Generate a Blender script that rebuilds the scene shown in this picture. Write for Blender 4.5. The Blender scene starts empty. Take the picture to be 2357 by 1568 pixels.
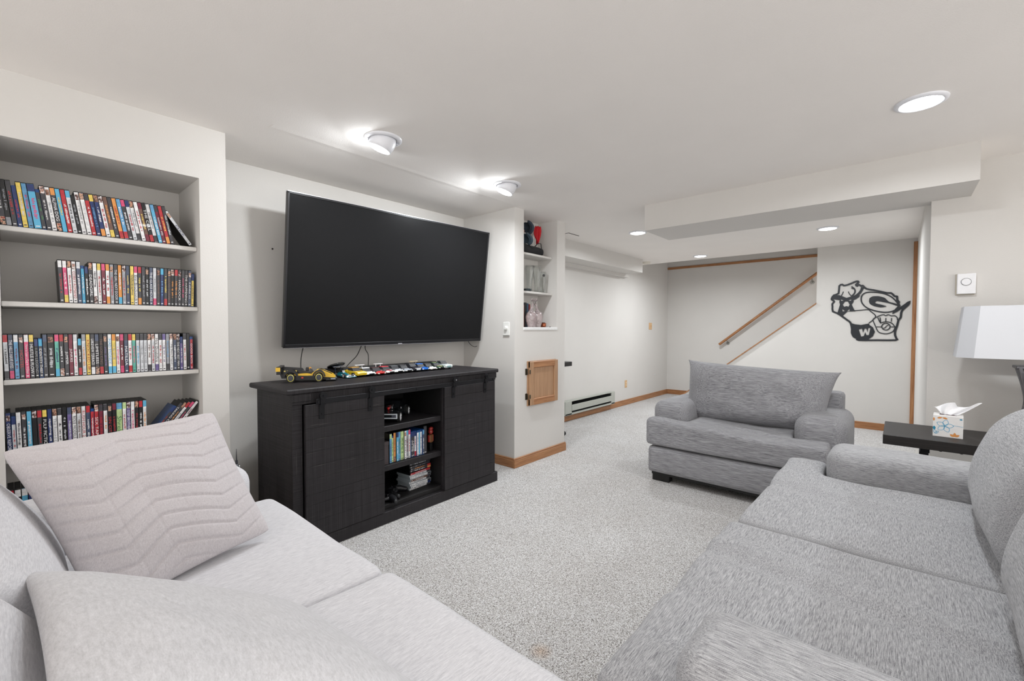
import bpy, math, random
import numpy as np
from mathutils import Vector, Matrix, noise
PI = math.pi
random.seed(7)
SC = bpy.context.scene
COL = SC.collection
# ------------------------------------------------------------------ camera
cam_d = bpy.data.cameras.new('camera'); cam = bpy.data.objects.new('camera', cam_d); COL.objects.link(cam)
cam_d.sensor_width = 36; cam_d.lens = 36*1015.07/2357; cam_d.clip_start = .02
ya, pi_, ro = math.radians(41.291), math.radians(-1.544), math.radians(.072)
F = Vector((math.cos(ya)*math.cos(pi_), math.sin(ya)*math.cos(pi_), math.sin(pi_)))
R = Vector((math.sin(ya), -math.cos(ya), 0)); Uv = R.cross(F)
R2 = R*math.cos(ro)+Uv*math.sin(ro); U2 = -R*math.sin(ro)+Uv*math.cos(ro)
cam.matrix_world = Matrix(((R2.x, U2.x, -F.x, 0), (R2.y, U2.y, -F.y, 0), (R2.z, U2.z, -F.z, 1.2), (0, 0, 0, 1)))
SC.camera = cam
# ------------------------------------------------------------------ view, world, lights
SC.view_settings.view_transform = 'Standard'; SC.view_settings.look = 'None'
SC.view_settings.gamma = 1; SC.view_settings.use_curve_mapping = False
SC.view_settings.exposure = 0.0
W = bpy.data.worlds.new('world'); SC.world = W; W.use_nodes = True
bg = W.node_tree.nodes['Background']; bg.inputs[0].default_value = (1.0, .97, .935, 1); bg.inputs[1].default_value = 2.26
H = 2.231                                   # ceiling height
LIGHTS = []                                 # filled below: position, watts, aim
def lamp(x, y, z, power, aim=(0, 0, -1), size=.12, col=(.93, .97, 1), spread=170):
    d = bpy.data.lights.new('downlight_or_fill', 'AREA'); d.shape = 'DISK'; d.size = size; d.energy = power; d.color = col
    d.spread = math.radians(spread)
    o = bpy.data.objects.new('downlight_or_fill', d); COL.objects.link(o); o.location = (x, y, z)
    o.rotation_euler = Vector(aim).to_track_quat('-Z', 'Y').to_euler()
    return o
EYE = (-.24, .24, -.94)
for x, w, g in ((1.361, 8, 1.2), (2.371, 18, 1.8)):
    lamp(x-.016, 2.13+.016, H-.064, w, EYE, .1, spread=180)
    d = bpy.data.lights.new('bulb_side_light', 'POINT'); d.energy = g; d.shadow_soft_size = .012; d.color = (.93, .97, 1)      # light leaving the bulging bulb sideways
    o = bpy.data.objects.new('bulb_side_light', d); COL.objects.link(o); o.location = (x-.046, 2.13+.040, H-.078)
for x, y, w in ((4.452, 2.122, 13), (6.449, 2.13, 25), (2.746, -.054, 9.5), (5.53, .57, 19), (.9, -.054, 5), (.9, -1.9, 14), (2.746, -1.9, 6)):  # last three are unseen fill lights added outside the view
    lamp(x, y, H-.022, w)
# ------------------------------------------------------------------ materials
def lin(c): return tuple(((v/255)/12.92 if v/255 <= .04045 else ((v/255+.055)/1.055)**2.4) for v in c)
class NT:
    def __init__(s, name):
        s.m = bpy.data.materials.new(name); s.m.use_nodes = True; s.t = s.m.node_tree; s.n = s.t.nodes; s.l = s.t.links
        s.b = s.n['Principled BSDF']
    def add(s, typ, **kw):
        n = s.n.new(typ)
        for k, v in kw.items():
            if k in n.inputs: n.inputs[k].default_value = v
            else: setattr(n, k, v)
        return n
    def link(s, a, b): s.l.new(a, b)
def objcoord(t, scale, rot=(0, 0, 0)):
    tc = t.add('ShaderNodeTexCoord'); mp = t.add('ShaderNodeMapping')
    mp.inputs['Scale'].default_value = scale; mp.inputs['Rotation'].default_value = rot
    t.link(tc.outputs['Object'], mp.inputs[0]); return mp.outputs[0]
def ramp(t, src, stops):
    r = t.add('ShaderNodeValToRGB'); e = r.color_ramp.elements
    while len(e) < len(stops): e.new(.5)
    for i, (p, c) in enumerate(stops): e[i].position = p; e[i].color = (*c, 1)
    t.link(src, r.inputs[0]); return r.outputs[0]
MATS = {}
def mat(name, rgb, rough=.5, metal=0, nscale=0, namp=.1, bump=0, bscale=None, spec=.5, coat=0, emit=0, trans=0, sheen=0, lin_=False):
    if name in MATS: return MATS[name]
    t = NT(name); c = rgb if lin_ else lin(rgb); b = t.b
    b.inputs['Roughness'].default_value = rough; b.inputs['Metallic'].default_value = metal
    b.inputs['Specular IOR Level'].default_value = spec; b.inputs['Coat Weight'].default_value = coat
    b.inputs['Transmission Weight'].default_value = trans; b.inputs['Sheen Weight'].default_value = sheen
    ns = nscale or 40
    no = t.add('ShaderNodeTexNoise', Scale=ns, Detail=4.0); t.link(objcoord(t, (1, 1, 1)), no.inputs['Vector'])
    a = namp if nscale else .03
    t.link(ramp(t, no.outputs['Fac'], [(.25, tuple(v*(1-a) for v in c)), (.75, tuple(min(1, v*(1+a)) for v in c))]), b.inputs['Base Color'])
    if bump:
        n2 = t.add('ShaderNodeTexNoise', Scale=bscale or ns, Detail=3.0); t.link(objcoord(t, (1, 1, 1)), n2.inputs['Vector'])
        bp = t.add('ShaderNodeBump', Strength=bump, Distance=.002); t.link(n2.outputs['Fac'], bp.inputs['Height']); t.link(bp.outputs[0], b.inputs['Normal'])
    if emit: b.inputs['Emission Color'].default_value = (.95, .975, 1, 1); b.inputs['Emission Strength'].default_value = emit
    MATS[name] = t.m; return t.m
def fabric(name, dark, light, ax, fine=420, long=26, contrast=(.36, .66), weave=1400, bump=.35):
    """heathered cloth: streaks that run along object axis ax"""
    t = NT(name); d, l = lin(dark), lin(light); mid = tuple((a+b)/2 for a, b in zip(d, l))
    sc = [fine]*3; sc[ax] = long
    n1 = t.add('ShaderNodeTexNoise', Scale=1.0, Detail=3.0, Roughness=.7); t.link(objcoord(t, tuple(sc)), n1.inputs['Vector'])
    s2 = [weave]*3; s2[ax] = weave*.45
    n2 = t.add('ShaderNodeTexNoise', Scale=1.0, Detail=1.0); t.link(objcoord(t, tuple(s2)), n2.inputs['Vector'])
    mx = t.add('ShaderNodeMath', operation='MULTIPLY_ADD'); t.link(n2.outputs['Fac'], mx.inputs[0]); mx.inputs[1].default_value = .3
    ml = t.add('ShaderNodeMath', operation='MULTIPLY'); t.link(n1.outputs['Fac'], ml.inputs[0]); ml.inputs[1].default_value = .7
    t.link(ml.outputs[0], mx.inputs[2])
    t.link(ramp(t, mx.outputs[0], [(contrast[0], d), (.5, mid), (contrast[1], l)]), t.b.inputs['Base Color'])
    bp = t.add('ShaderNodeBump', Strength=bump, Distance=.0015); t.link(mx.outputs[0], bp.inputs['Height']); t.link(bp.outputs[0], t.b.inputs['Normal'])
    t.b.inputs['Roughness'].default_value = .95; t.b.inputs['Specular IOR Level'].default_value = .15; t.b.inputs['Sheen Weight'].default_value = .15
    MATS[name] = t.m; return t.m
def wood(name, c1, c2, ax, scale=60, long=3, rough=.5, saw=0, bump=.3, spec=.4):
    t = NT(name); sc = [scale]*3; sc[ax] = long
    n1 = t.add('ShaderNodeTexNoise', Scale=1.0, Detail=5.0, Roughness=.65, Distortion=.6); t.link(objcoord(t, tuple(sc)), n1.inputs['Vector'])
    col = ramp(t, n1.outputs['Fac'], [(.3, lin(c1)), (.7, lin(c2))])
    h = n1.outputs['Fac']
    if saw:                                  # fine rough-sawn ridges across the board plus a few pale scratches
        s3 = [3]*3; s3[ax] = saw
        n3 = t.add('ShaderNodeTexNoise', Scale=1.0, Detail=2.0); t.link(objcoord(t, tuple(s3)), n3.inputs['Vector']); h = n3.outputs['Fac']
        s4 = [300]*3; s4[ax] = 5
        n4 = t.add('ShaderNodeTexNoise', Scale=1.0, Detail=2.0); t.link(objcoord(t, tuple(s4)), n4.inputs['Vector'])
        k = ramp(t, n4.outputs['Fac'], [(.70, (0, 0, 0)), (.80, (.12, .11, .10))])
        k3 = ramp(t, n3.outputs['Fac'], [(.32, (.45, .45, .45)), (.72, (1.35, 1.35, 1.4))])
        m1 = t.add('ShaderNodeMix', data_type='RGBA', blend_type='MULTIPLY'); m1.inputs[0].default_value = 1
        t.link(col, m1.inputs[6]); t.link(k3, m1.inputs[7])
        m = t.add('ShaderNodeMix', data_type='RGBA', blend_type='ADD'); m.inputs[0].default_value = 1
        t.link(m1.outputs[2], m.inputs[6]); t.link(k, m.inputs[7]); col = m.outputs[2]
    t.link(col, t.b.inputs['Base Color'])
    bp = t.add('ShaderNodeBump', Strength=bump, Distance=.002); t.link(h, bp.inputs['Height']); t.link(bp.outputs[0], t.b.inputs['Normal'])
    t.b.inputs['Roughness'].default_value = rough; t.b.inputs['Specular IOR Level'].default_value = spec
    MATS[name] = t.m; return t.m
WALL = mat('wall_paint', (214, 211, 207), .85, nscale=3, namp=.015, bump=.25, bscale=160, spec=.2)
CEIL = mat('ceiling_paint', (242, 238, 234), .9, nscale=3, namp=.015, bump=.35, bscale=190, spec=.15)
WHITE = mat('white_enamel', (235, 235, 235), .35)
OAK = {a: wood('oak_%d' % a, (140, 92, 58), (186, 136, 94), a, 70, 4, .4) for a in range(3)}
OAKDOOR = wood('oak_door', (150, 112, 82), (190, 152, 118), 2, 90, 3, .45)
BLACKWOOD = {a: wood('black_wood_%d' % a, (39, 36, 38), (45, 42, 44), a, 40, 3, .55, saw=260, bump=.6, spec=.35) for a in range(3)}
DARKTOP = wood('espresso_wood', (26, 23, 22), (44, 40, 38), 1, 130, 4, .45, bump=.2)
BLACKMETAL = mat('black_metal', (34, 34, 37), .45, .6, nscale=60, namp=.1)
BLACK = mat('black_plastic', (16, 16, 17), .35)
CHROME = mat('chrome', (215, 215, 218), .18, 1)
t = NT('carpet_loop')
vr = t.add('ShaderNodeTexVoronoi', Scale=380.0); t.link(objcoord(t, (1, 1, 1)), vr.inputs['Vector'])
vs = t.add('ShaderNodeSeparateColor'); t.link(vr.outputs['Color'], vs.inputs[0])
vn = t.add('ShaderNodeTexNoise', Scale=150.0, Detail=2.0); t.link(objcoord(t, (1, 1, 1)), vn.inputs['Vector'])
vo = t.add('ShaderNodeMix', data_type='FLOAT'); vo.inputs[0].default_value = .45; t.link(vs.outputs[0], vo.inputs[2]); t.link(vn.outputs['Fac'], vo.inputs[3])
big = t.add('ShaderNodeTexNoise', Scale=2.2, Detail=2.0); t.link(objcoord(t, (1, 1, 1)), big.inputs['Vector'])
ca = ramp(t, vo.outputs[0], [(.22, lin((104, 99, 96))), (.36, lin((178, 174, 171))), (.54, lin((212, 210, 208))), (.78, lin((246, 246, 248)))])
cb = ramp(t, big.outputs['Fac'], [(.3, (.93, .92, .91)), (.7, (1, 1, 1))])
m = t.add('ShaderNodeMix', data_type='RGBA', blend_type='MULTIPLY'); m.inputs[0].default_value = 1; t.link(ca, m.inputs[6]); t.link(cb, m.inputs[7])
stp = t.add('ShaderNodeTexCoord'); vd = t.add('ShaderNodeVectorMath', operation='DISTANCE'); t.link(stp.outputs['Object'], vd.inputs[0]); vd.inputs[1].default_value = (1.28, .98, 0)
sr = ramp(t, vd.outputs['Value'], [(.0, (.93, .78, .66)), (.05, (1, 1, 1))])          # a small rusty stain
m2 = t.add('ShaderNodeMix', data_type='RGBA', blend_type='MULTIPLY'); m2.inputs[0].default_value = 1; t.link(m.outputs[2], m2.inputs[6]); t.link(sr, m2.inputs[7])
t.link(m2.outputs[2], t.b.inputs['Base Color'])
bp = t.add('ShaderNodeBump', Strength=.8, Distance=.004); t.link(vo.outputs[0], bp.inputs['Height']); t.link(bp.outputs[0], t.b.inputs['Normal'])
t.b.inputs['Roughness'].default_value = 1; t.b.inputs['Specular IOR Level'].default_value = .05
CARPET = t.m
# ------------------------------------------------------------------ mesh helpers
class MB:
    """collects shapes; build() links them as ONE mesh object"""
    def __init__(s): s.v = []; s.f = []; s.sm = []
    def _add(s, v, f, sm=False):
        k = len(s.v); s.v += [tuple(p) for p in v]; s.f += [tuple(i+k for i in q) for q in f]; s.sm += [sm]*len(f); return s
    def box(s, x0, x1, y0, y1, z0, z1, b=0, M=None):
        if b <= 0:
            v = [(x, y, z) for x in (x0, x1) for y in (y0, y1) for z in (z0, z1)]
            f = [(0, 1, 3, 2), (4, 6, 7, 5), (0, 4, 5, 1), (2, 3, 7, 6), (0, 2, 6, 4), (1, 5, 7, 3)]
        else:
            lo, hi = (x0, y0, z0), (x1, y1, z1); v = []; idx = {}
            for cx in (0, 1):
                for cy in (0, 1):
                    for cz in (0, 1):
                        for a in range(3):
                            p = []
                            for k, c in enumerate((cx, cy, cz)):
                                e = (hi[k] if c else lo[k]); p.append(e if k == a else e+(-b if c else b))
                            idx[(cx, cy, cz, a)] = len(v); v.append(tuple(p))
            f = []
            for a in range(3):
                o = [k for k in range(3) if k != a]
                for sgn in (0, 1):
                    q = []
                    for c0, c1 in ((0, 0), (1, 0), (1, 1), (0, 1)):
                        c = [0, 0, 0]; c[a] = sgn; c[o[0]] = c0; c[o[1]] = c1; q.append(idx[(*c, a)])
                    f.append(tuple(q))
            for a in range(3):
                o = [k for k in range(3) if k != a]
                for c0 in (0, 1):
                    for c1 in (0, 1):
                        A = [0]*3; B = [0]*3; A[o[0]] = B[o[0]] = c0; A[o[1]] = B[o[1]] = c1; B[a] = 1
                        f.append((idx[(*A, o[0])], idx[(*B, o[0])], idx[(*B, o[1])], idx[(*A, o[1])]))
            for c in [(i, j, k) for i in (0, 1) for j in (0, 1) for k in (0, 1)]:
                f.append((idx[(*c, 0)], idx[(*c, 1)], idx[(*c, 2)]))
        if M is not None: v = [M @ Vector(p) for p in v]
        return s._add(v, f)
    def cyl(s, p0, p1, r0, r1=None, n=16, cap=True, sm=True):
        r1 = r0 if r1 is None else r1; p0, p1 = Vector(p0), Vector(p1); d = (p1-p0).normalized()
        u = d.orthogonal().normalized(); w = d.cross(u); v = []
        for p, r in ((p0, r0), (p1, r1)):
            for i in range(n):
                a = 2*PI*i/n; v.append(p+(u*math.cos(a)+w*math.sin(a))*r)
        s._add(v, [(i, (i+1) % n, n+(i+1) % n, n+i) for i in range(n)], sm)
        if cap: s._add(v, [tuple(range(n-1, -1, -1)), tuple(range(n, 2*n))])
        return s
    def tube(s, pts, r, n=8):
        pts = [Vector(p) for p in pts]; up = Vector((0, 0, 1)); rings = []
        for i, p in enumerate(pts):
            d = (pts[min(i+1, len(pts)-1)]-pts[max(i-1, 0)]).normalized()
            u = d.cross(up)
            if u.length < .05: u = d.cross(Vector((1, 0, 0)))
            u.normalize(); w = d.cross(u); rr = r[i] if isinstance(r, (list, tuple)) else r
            rings += [p+(u*math.cos(2*PI*k/n)+w*math.sin(2*PI*k/n))*rr for k in range(n)]
        m = len(pts)
        f = [(i*n+k, i*n+(k+1) % n, (i+1)*n+(k+1) % n, (i+1)*n+k) for i in range(m-1) for k in range(n)]
        s._add(rings, f, True); s._add(rings, [tuple(range(n-1, -1, -1)), tuple(range((m-1)*n, m*n))]); return s
    def lathe(s, prof, c=(0, 0, 0), n=24, M=None):
        v = []
        for r, z in prof:
            for k in range(n):
                p = Vector((r*math.cos(2*PI*k/n), r*math.sin(2*PI*k/n), z))
                if M is not None: p = M @ p
                v.append(p+Vector(c))
        m = len(prof)
        return s._add(v, [(i*n+k, i*n+(k+1) % n, (i+1)*n+(k+1) % n, (i+1)*n+k) for i in range(m-1) for k in range(n)], True)
    def prism(s, poly, a, lo, hi):
        """polygon given in the two axes other than a, extruded along a"""
        o = [k for k in range(3) if k != a]; v = []
        for h in (lo, hi):
            for p in poly:
                q = [0, 0, 0]; q[a] = h; q[o[0]] = p[0]; q[o[1]] = p[1]; v.append(tuple(q))
        n = len(poly)
        return s._add(v, [tuple(range(n)), tuple(range(2*n-1, n-1, -1))]+[(i, (i+1) % n, n+(i+1) % n, n+i) for i in range(n)])
    def ball(s, c, r, n=12, sq=(1, 1, 1)):
        v = []; f = []; m = n//2
        for i in range(m+1):
            for k in range(n):
                th = PI*i/m; a = 2*PI*k/n
                v.append((c[0]+r*sq[0]*math.sin(th)*math.cos(a), c[1]+r*sq[1]*math.sin(th)*math.sin(a), c[2]+r*sq[2]*math.cos(th)))
        f = [(i*n+k, (i+1)*n+k, (i+1)*n+(k+1) % n, i*n+(k+1) % n) for i in range(m) for k in range(n)]
        return s._add(v, f, True)
    def mesh(s, name):
        me = bpy.data.meshes.new(name); me.from_pydata(s.v, [], s.f)
        me.polygons.foreach_set('use_smooth', s.sm); me.validate(); 
        import bmesh
        bm = bmesh.new(); bm.from_mesh(me); bmesh.ops.recalc_face_normals(bm, faces=bm.faces); bm.to_mesh(me); bm.free()
        return me
    def build(s, name, m, parent=None, loc=(0, 0, 0), rot=None):
        return link(name, s.mesh(name), m, parent, loc, rot)
def link(name, me, m, parent=None, loc=(0, 0, 0), rot=None):
    o = bpy.data.objects.new(name, me); COL.objects.link(o); o.location = loc
    if rot: o.rotation_euler = rot
    if parent is not None: o.parent = parent
    if m is not None and not me.materials: me.materials.append(m)
    return o
def tag(o, label, cat, group=None):
    o['label'] = label; o['category'] = cat
    if group: o['group'] = group
    return o
def thing(name, label, cat, loc=(0, 0, 0), rz=0, group=None):
    o = bpy.data.objects.new(name, None); COL.objects.link(o); o.location = loc; o.rotation_euler = (0, 0, rz); o.empty_display_size = .05
    return tag(o, label, cat, group)
def struct(name, mb, m, parent=None):
    o = mb.build(name, m, parent)
    if parent is None: o['kind'] = 'structure'
    return o
def text_mesh(s, bold=0.0, shear=0):
    c = bpy.data.curves.new('lettering', 'FONT'); c.body = s; c.size = 1; c.resolution_u = 2; c.offset = bold; c.shear = shear
    o = bpy.data.objects.new('lettering', c); me = bpy.data.meshes.new_from_object(o); bpy.data.objects.remove(o)
    v = np.empty(len(me.vertices)*3); me.vertices.foreach_get('co', v); v = v.reshape(-1, 3)
    lo, hi = v.min(0), v.max(0); me.materials.clear()
    return me, v, lo, hi
# ------------------------------------------------------------------ room shell
xB, yA, yT, xP, yP, xQ, yW, xS, xDW, xN, yN = .772, 2.70, 3.107, 2.844, 2.47, 3.597, 3.23, 8.037, 6.781, 3.928, -.14
struct('floor', MB().box(-2.6, 8.2, -3.6, 3.4, -.1, 0), CARPET)
struct('ceiling', MB().box(-2.6, xDW, -3.6, 3.4, H, H+.12).box(xDW, 8.2, -.3, .80, H, H+.12), CEIL)
struct('ceiling_stairwell', MB().box(xDW-.1, 8.2, .7, 3.4, 3.3, 3.4), CEIL)
TZ = 1.966                                  # top of the built-in bookcase opening
wl = struct('wall_left', MB().box(-2.6, -.022, yA, yT+.12, 0, H).box(.652, xB, yA, yT+.02, 0, H).box(-.022, .652, yA, yT+.12, TZ, H)
            .box(-.022, .652, yA, yT+.12, 0, .02).box(-.022, .652, yT, yT+.12, .02, TZ), WALL)
for z in (1.620, 1.310, .985, .660, .335):
    MB().box(-.021, .651, 2.752, 3.106, z-.021, z, .003).build('shelf', WALL, wl)
struct('wall_back', MB().box(xB-.02, xP+.02, yT, yT+.12, 0, H), WALL)
# pillar with the display niche: niche x 2.967-3.462, from the sill to the ceiling, 0.21 deep
nx0, nx1, nz, nyb = 2.967, 3.462, 1.213, 2.70
wp = struct('wall_pillar', MB().box(xP, xQ, yP, nyb, 0, nz-.02).box(xP, nx0, yP, nyb, nz-.02, H).box(nx1, xQ, yP, nyb, nz-.02, H)
            .box(xP, xQ, nyb, yW+.1, 0, H), WALL)
MB().box(nx0-.004, nx1+.004, yP-.006, nyb, nz-.024, nz, .002).build('sill', WHITE, wp)
for z in (1.885, 1.540): MB().box(nx0, nx1-.004, 2.525, nyb, z-.02, z, .003).build('shelf', WALL, wp)
struct('wall_corridor', MB().box(xQ-.05, xS+.1, yW, yW+.12, 0, 3.3), WALL)
struct('wall_far', MB().box(xS, xS+.12, .6, yW+.1, 0, 3.3), WALL)
# half wall of the stair: full height to y=.8, then cut along the slope of the stair
struct('wall_stair', MB().prism([(yN-.1, 0), (2.705, 0), (.800, 1.519), (.800, H+.12), (yN-.1, H+.12)], 0, xDW, xDW+.1).box(xDW, xS, .70, .80, H, 3.3), WALL)
struct('wall_header', MB().box(xDW, xDW+.1, .80, yW, H+.12, 3.3), WALL)
struct('wall_alcove', MB().box(xN+.1, xDW+.1, yN-.1, yN, 0, H), WALL)
struct('wall_right', MB().box(xN, xN+.1, -3.6, yN, 0, H), WALL)
sf = struct('ceiling_soffit', MB().box(3.525, 4.045, -.317, 1.62, 2.021, H), WALL)
struct('ceiling_duct', MB().box(xQ-.4, 6.24, 2.893, yW, 2.035, H).box(xQ, 6.33, 3.16, yW, 1.99, 2.035), WALL)
# faint taped drywall seam in the ceiling
MB().prism([(2.39, H), (2.43, H-.0018), (2.47, H)], 0, .9, 2.84).build('trim_7', CEIL)['kind'] = 'structure'
def baseboard(name, x0, x1, y0, y1, ax):
    mb = MB().box(x0, x1, y0, y1, 0, .068, .002)
    if ax == 0: mb.box(x0, x1, y0+.004 if y1 > yP+.5 or name == 'baseboard_front' else y0+.004, y1, .068, .082, .003)
    else: mb.box(x0+.004, x1, y0, y1, .068, .082, .003)
    return struct(name, mb, OAK[ax])
baseboard('baseboard_pillar', xP-.016, xQ+.010, yP-.016, yP+.001, 0)
baseboard('baseboard_side', xP-.016, xP+.001, yP, yT, 1)
baseboard('baseboard_corridor', xQ+.0, xS, yW-.016, yW+.001, 0)
baseboard('baseboard_far', xS-.016, xS+.001, .8, yW-.016, 1)
baseboard('baseboard_stair', xDW-.016, xDW+.001, yN, 2.60, 1)
struct('baseboard_back', MB().box(xB, xP-.016, yT-.016, yT+.001, 0, .08, .002), OAK[0])
struct('trim_1', MB().box(xDW-.022, xDW+.002, yN-.002, yN+.035, 0, 2.19, .004), OAK[2])
sl = (1.519-0)/(.8-2.705)
dx, dz = -.012*sl/math.hypot(1, sl), .012/math.hypot(1, sl)
struct('trim_2', MB().prism([(2.66, (2.66-2.705)*sl), (.80, 1.519), (.80, 1.535), (2.66, (2.66-2.705)*sl+.018)], 0, xDW-.012, xDW+.112), OAK[1])
struct('trim_3', MB().box(xS-.02, xS+.001, .8, yW, 2.285, 2.325, .004), OAK[1])
# carpeted stair behind the half wall

mb = MB()
for i in range(8): mb.box(xDW+.101, xS-.001, 2.42-.26*(i+1), 2.42-.26*i, 0.0, .175*(i+1), .006)
s_ = mb.build('floor_stairs', CARPET); s_['kind'] = 'structure'
# ------------------------------------------------------------------ stair handrail
hr = thing('handrail', 'round oak handrail climbing the far stair wall on metal brackets', 'handrail', (xS, 1.9, .93))
MB().tube([(-.075, 2.30-1.9, .935-.93), (-.075, .78-1.9, .935+1.225-.93)], .021, 12).build('rail', OAK[1], hr)
for y in (2.18, 1.0):
    z = .935+(2.30-y)*1.225/1.52-.93
    MB().tube([(0, y-1.9, z-.075), (-.05, y-1.9, z-.07), (-.075, y-1.9, z-.02)], .006, 8).cyl((0, y-1.9, z-.075), (-.006, y-1.9, z-.075), .026).build('bracket', mat('brushed_metal', (150, 150, 145), .35, .9), hr)
# ------------------------------------------------------------------ electrical bits
SWITCHW = mat('switch_plate_white', (232, 232, 228), .4)
tan = mat('tan_plastic', (214, 176, 132), .45)
sw = thing('wall_dimmer', 'white plate with round dimmer knob on the side of the pillar', 'switch', (xP, 2.56, 1.199))
MB().box(-.006, 0, -.036, .036, -.058, .058, .002).build('plate', SWITCHW, sw)
MB().cyl((-.006, 0, .006), (-.022, 0, .006), .019, .016, 20).cyl((-.022, 0, .006), (-.024, 0, .006), .011, n=16).build('knob', SWITCHW, sw)
MB().box(-.009, -.005, -.036, .036, -.063, -.058).build('edge', mat('grey_rubber', (120, 118, 112), .7), sw)
sw = thing('light_switch', 'tan double switch plate on the corridor wall near the far corner', 'switch', (7.29, yW, 1.245))
MB().box(-.058, .058, -.006, 0, -.058, .058, .002).build('plate', tan, sw)
for x in (-.023, .023): MB().box(x-.005, x+.005, -.016, -.006, -.004, .014, .001).build('toggle', tan, sw)
sw = thing('wall_outlet', 'tan power outlet low on the corridor wall right of the heater', 'outlet', (6.40, yW, .33))
MB().box(-.035, .035, -.006, 0, -.058, .058, .002).build('plate', tan, sw)
for z in (-.02, .02): MB().cyl((0, -.006, z), (0, -.009, z), .0155, n=16).build('socket', mat('pale_tan', (232, 205, 170), .4), sw)
th = thing('thermostat', 'white square thermostat with oval dial on the right wall', 'thermostat', (xN, -.304, 1.48))
MB().box(-.006, 0, -.040, .046, -.068, .064, .002).build('back_plate', mat('beige_plate', (190, 182, 168), .6), th)
MB().box(-.030, -.006, -.042, .040, -.062, .064, .003).build('cover', mat('thermostat_white', (238, 238, 240), .4), th)
d = MB().cyl((-.030, 0, .012), (-.0335, 0, .012), .0215, .0205, 28).build('dial', mat('thermostat_white', (238, 238, 240)), th)
MB().lathe([(.0215, 0), (.0235, .001), (.0235, .003), (.0215, .004)], (-.0295, 0, .012), 28, Matrix.Rotation(-PI/2, 3, 'Y')).build('dial_ring', mat('grey_ring', (150, 150, 152), .5), th)
sd = thing('smoke_detector', 'small round cream smoke detector on the ceiling by the stairwell', 'smoke detector', (6.50, 2.95, H))
MB().lathe([(.0, -.034), (.045, -.034), (.058, -.026), (.060, -.004), (.064, 0)], n=28).build('housing', mat('cream_plastic', (226, 220, 208), .5), sd)
tag(MB().box(3.985, 4.19, 2.688, 2.698, H-.003, H+.001).box(3.985, 3.993, 2.698, 2.75, H-.003, H+.001).build('ceiling_gap', mat('dark_gap', (60, 50, 42), .8)), 'thin dark L-shaped gap line in the ceiling just past the pillar', 'ceiling gap')
tag(MB().cyl((1.15, yT, 1.722), (1.15, yT-.006, 1.722), .006, .004, 10).build('wall_anchor', BLACK), 'tiny black nail in the wall left of the television', 'nail')
tag(MB().tube([(7.47, yW, .40), (7.47, yW-.018, .395), (7.47, yW-.022, .405)], .004, 6).build('wall_hook', WHITE), 'tiny white hook low on the corridor wall near the corner', 'hook')
# baseboard heater
ht = thing('baseboard_heater', 'cream metal electric baseboard heater on the corridor wall', 'heater', (5.0, yW, .095))
HG = mat('heater_cream', (176, 178, 170), .45, nscale=20, namp=.03)
MB().box(-.4, .91, -.012, -.0, 0, .175).box(-.4, -.385, -.075, -.012, 0, .175, .002).box(.895, .91, -.075, -.012, 0, .175, .002).build('housing', HG, ht)
MB().box(-.385, .895, -.075, -.012, .165, .178, .002).build('top_panel', HG, ht)
MB().box(-.24, .80, -.083, -.075, .045, .125, .003).build('front_panel', HG, ht)
MB().box(-.385, -.24, -.078, -.012, .0, .17, .002).box(.80, .895, -.078, -.012, .0, .17, .002).box(-.385, .895, -.078, -.012, -.004, .018, .002).build('end_panel', HG, ht)
mb = MB()
for i in range(75): mb.box(-.235+i*.0138, -.2335+i*.0138, -.068, -.014, .025, .15)
o = mb.build('fin', mat('dark_fin', (42, 44, 44), .5, .5), ht); o['kind'] = 'stuff'
# ------------------------------------------------------------------ oak access door on the pillar
ad = thing('access_door', 'small square oak access door hinged on the pillar below the niche', 'cabinet door', (3.01, yP, .513))
MB().box(0, .43, -.010, 0, 0, .399, .002).build('back_frame', OAKDOOR, ad)
dd = MB().box(.012, .435, -.030, -.010, .338, .395, .004).box(.012, .435, -.030, -.010, .004, .062, .004).build('rail', OAK[0], ad)
MB().box(.012, .068, -.0302, -.010, .004, .395, .004).box(.379, .435, -.0302, -.010, .004, .395, .004).build('stile', OAKDOOR, ad)
MB().box(.066, .381, -.018, -.010, .060, .340, .0).build('panel', OAKDOOR, ad)
for z in (.085, .305):
    MB().box(-.022, .001, -.004, -.0, z-.028, z+.028, .001).cyl((.0, -.008, z-.026), (.0, -.008, z+.026), .006, n=10).box(.001, .018, -.033, -.029, z-.018, z+.018, .001).build('hinge', mat('antique_brass', (88, 80, 66), .4, .8), ad)
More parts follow.
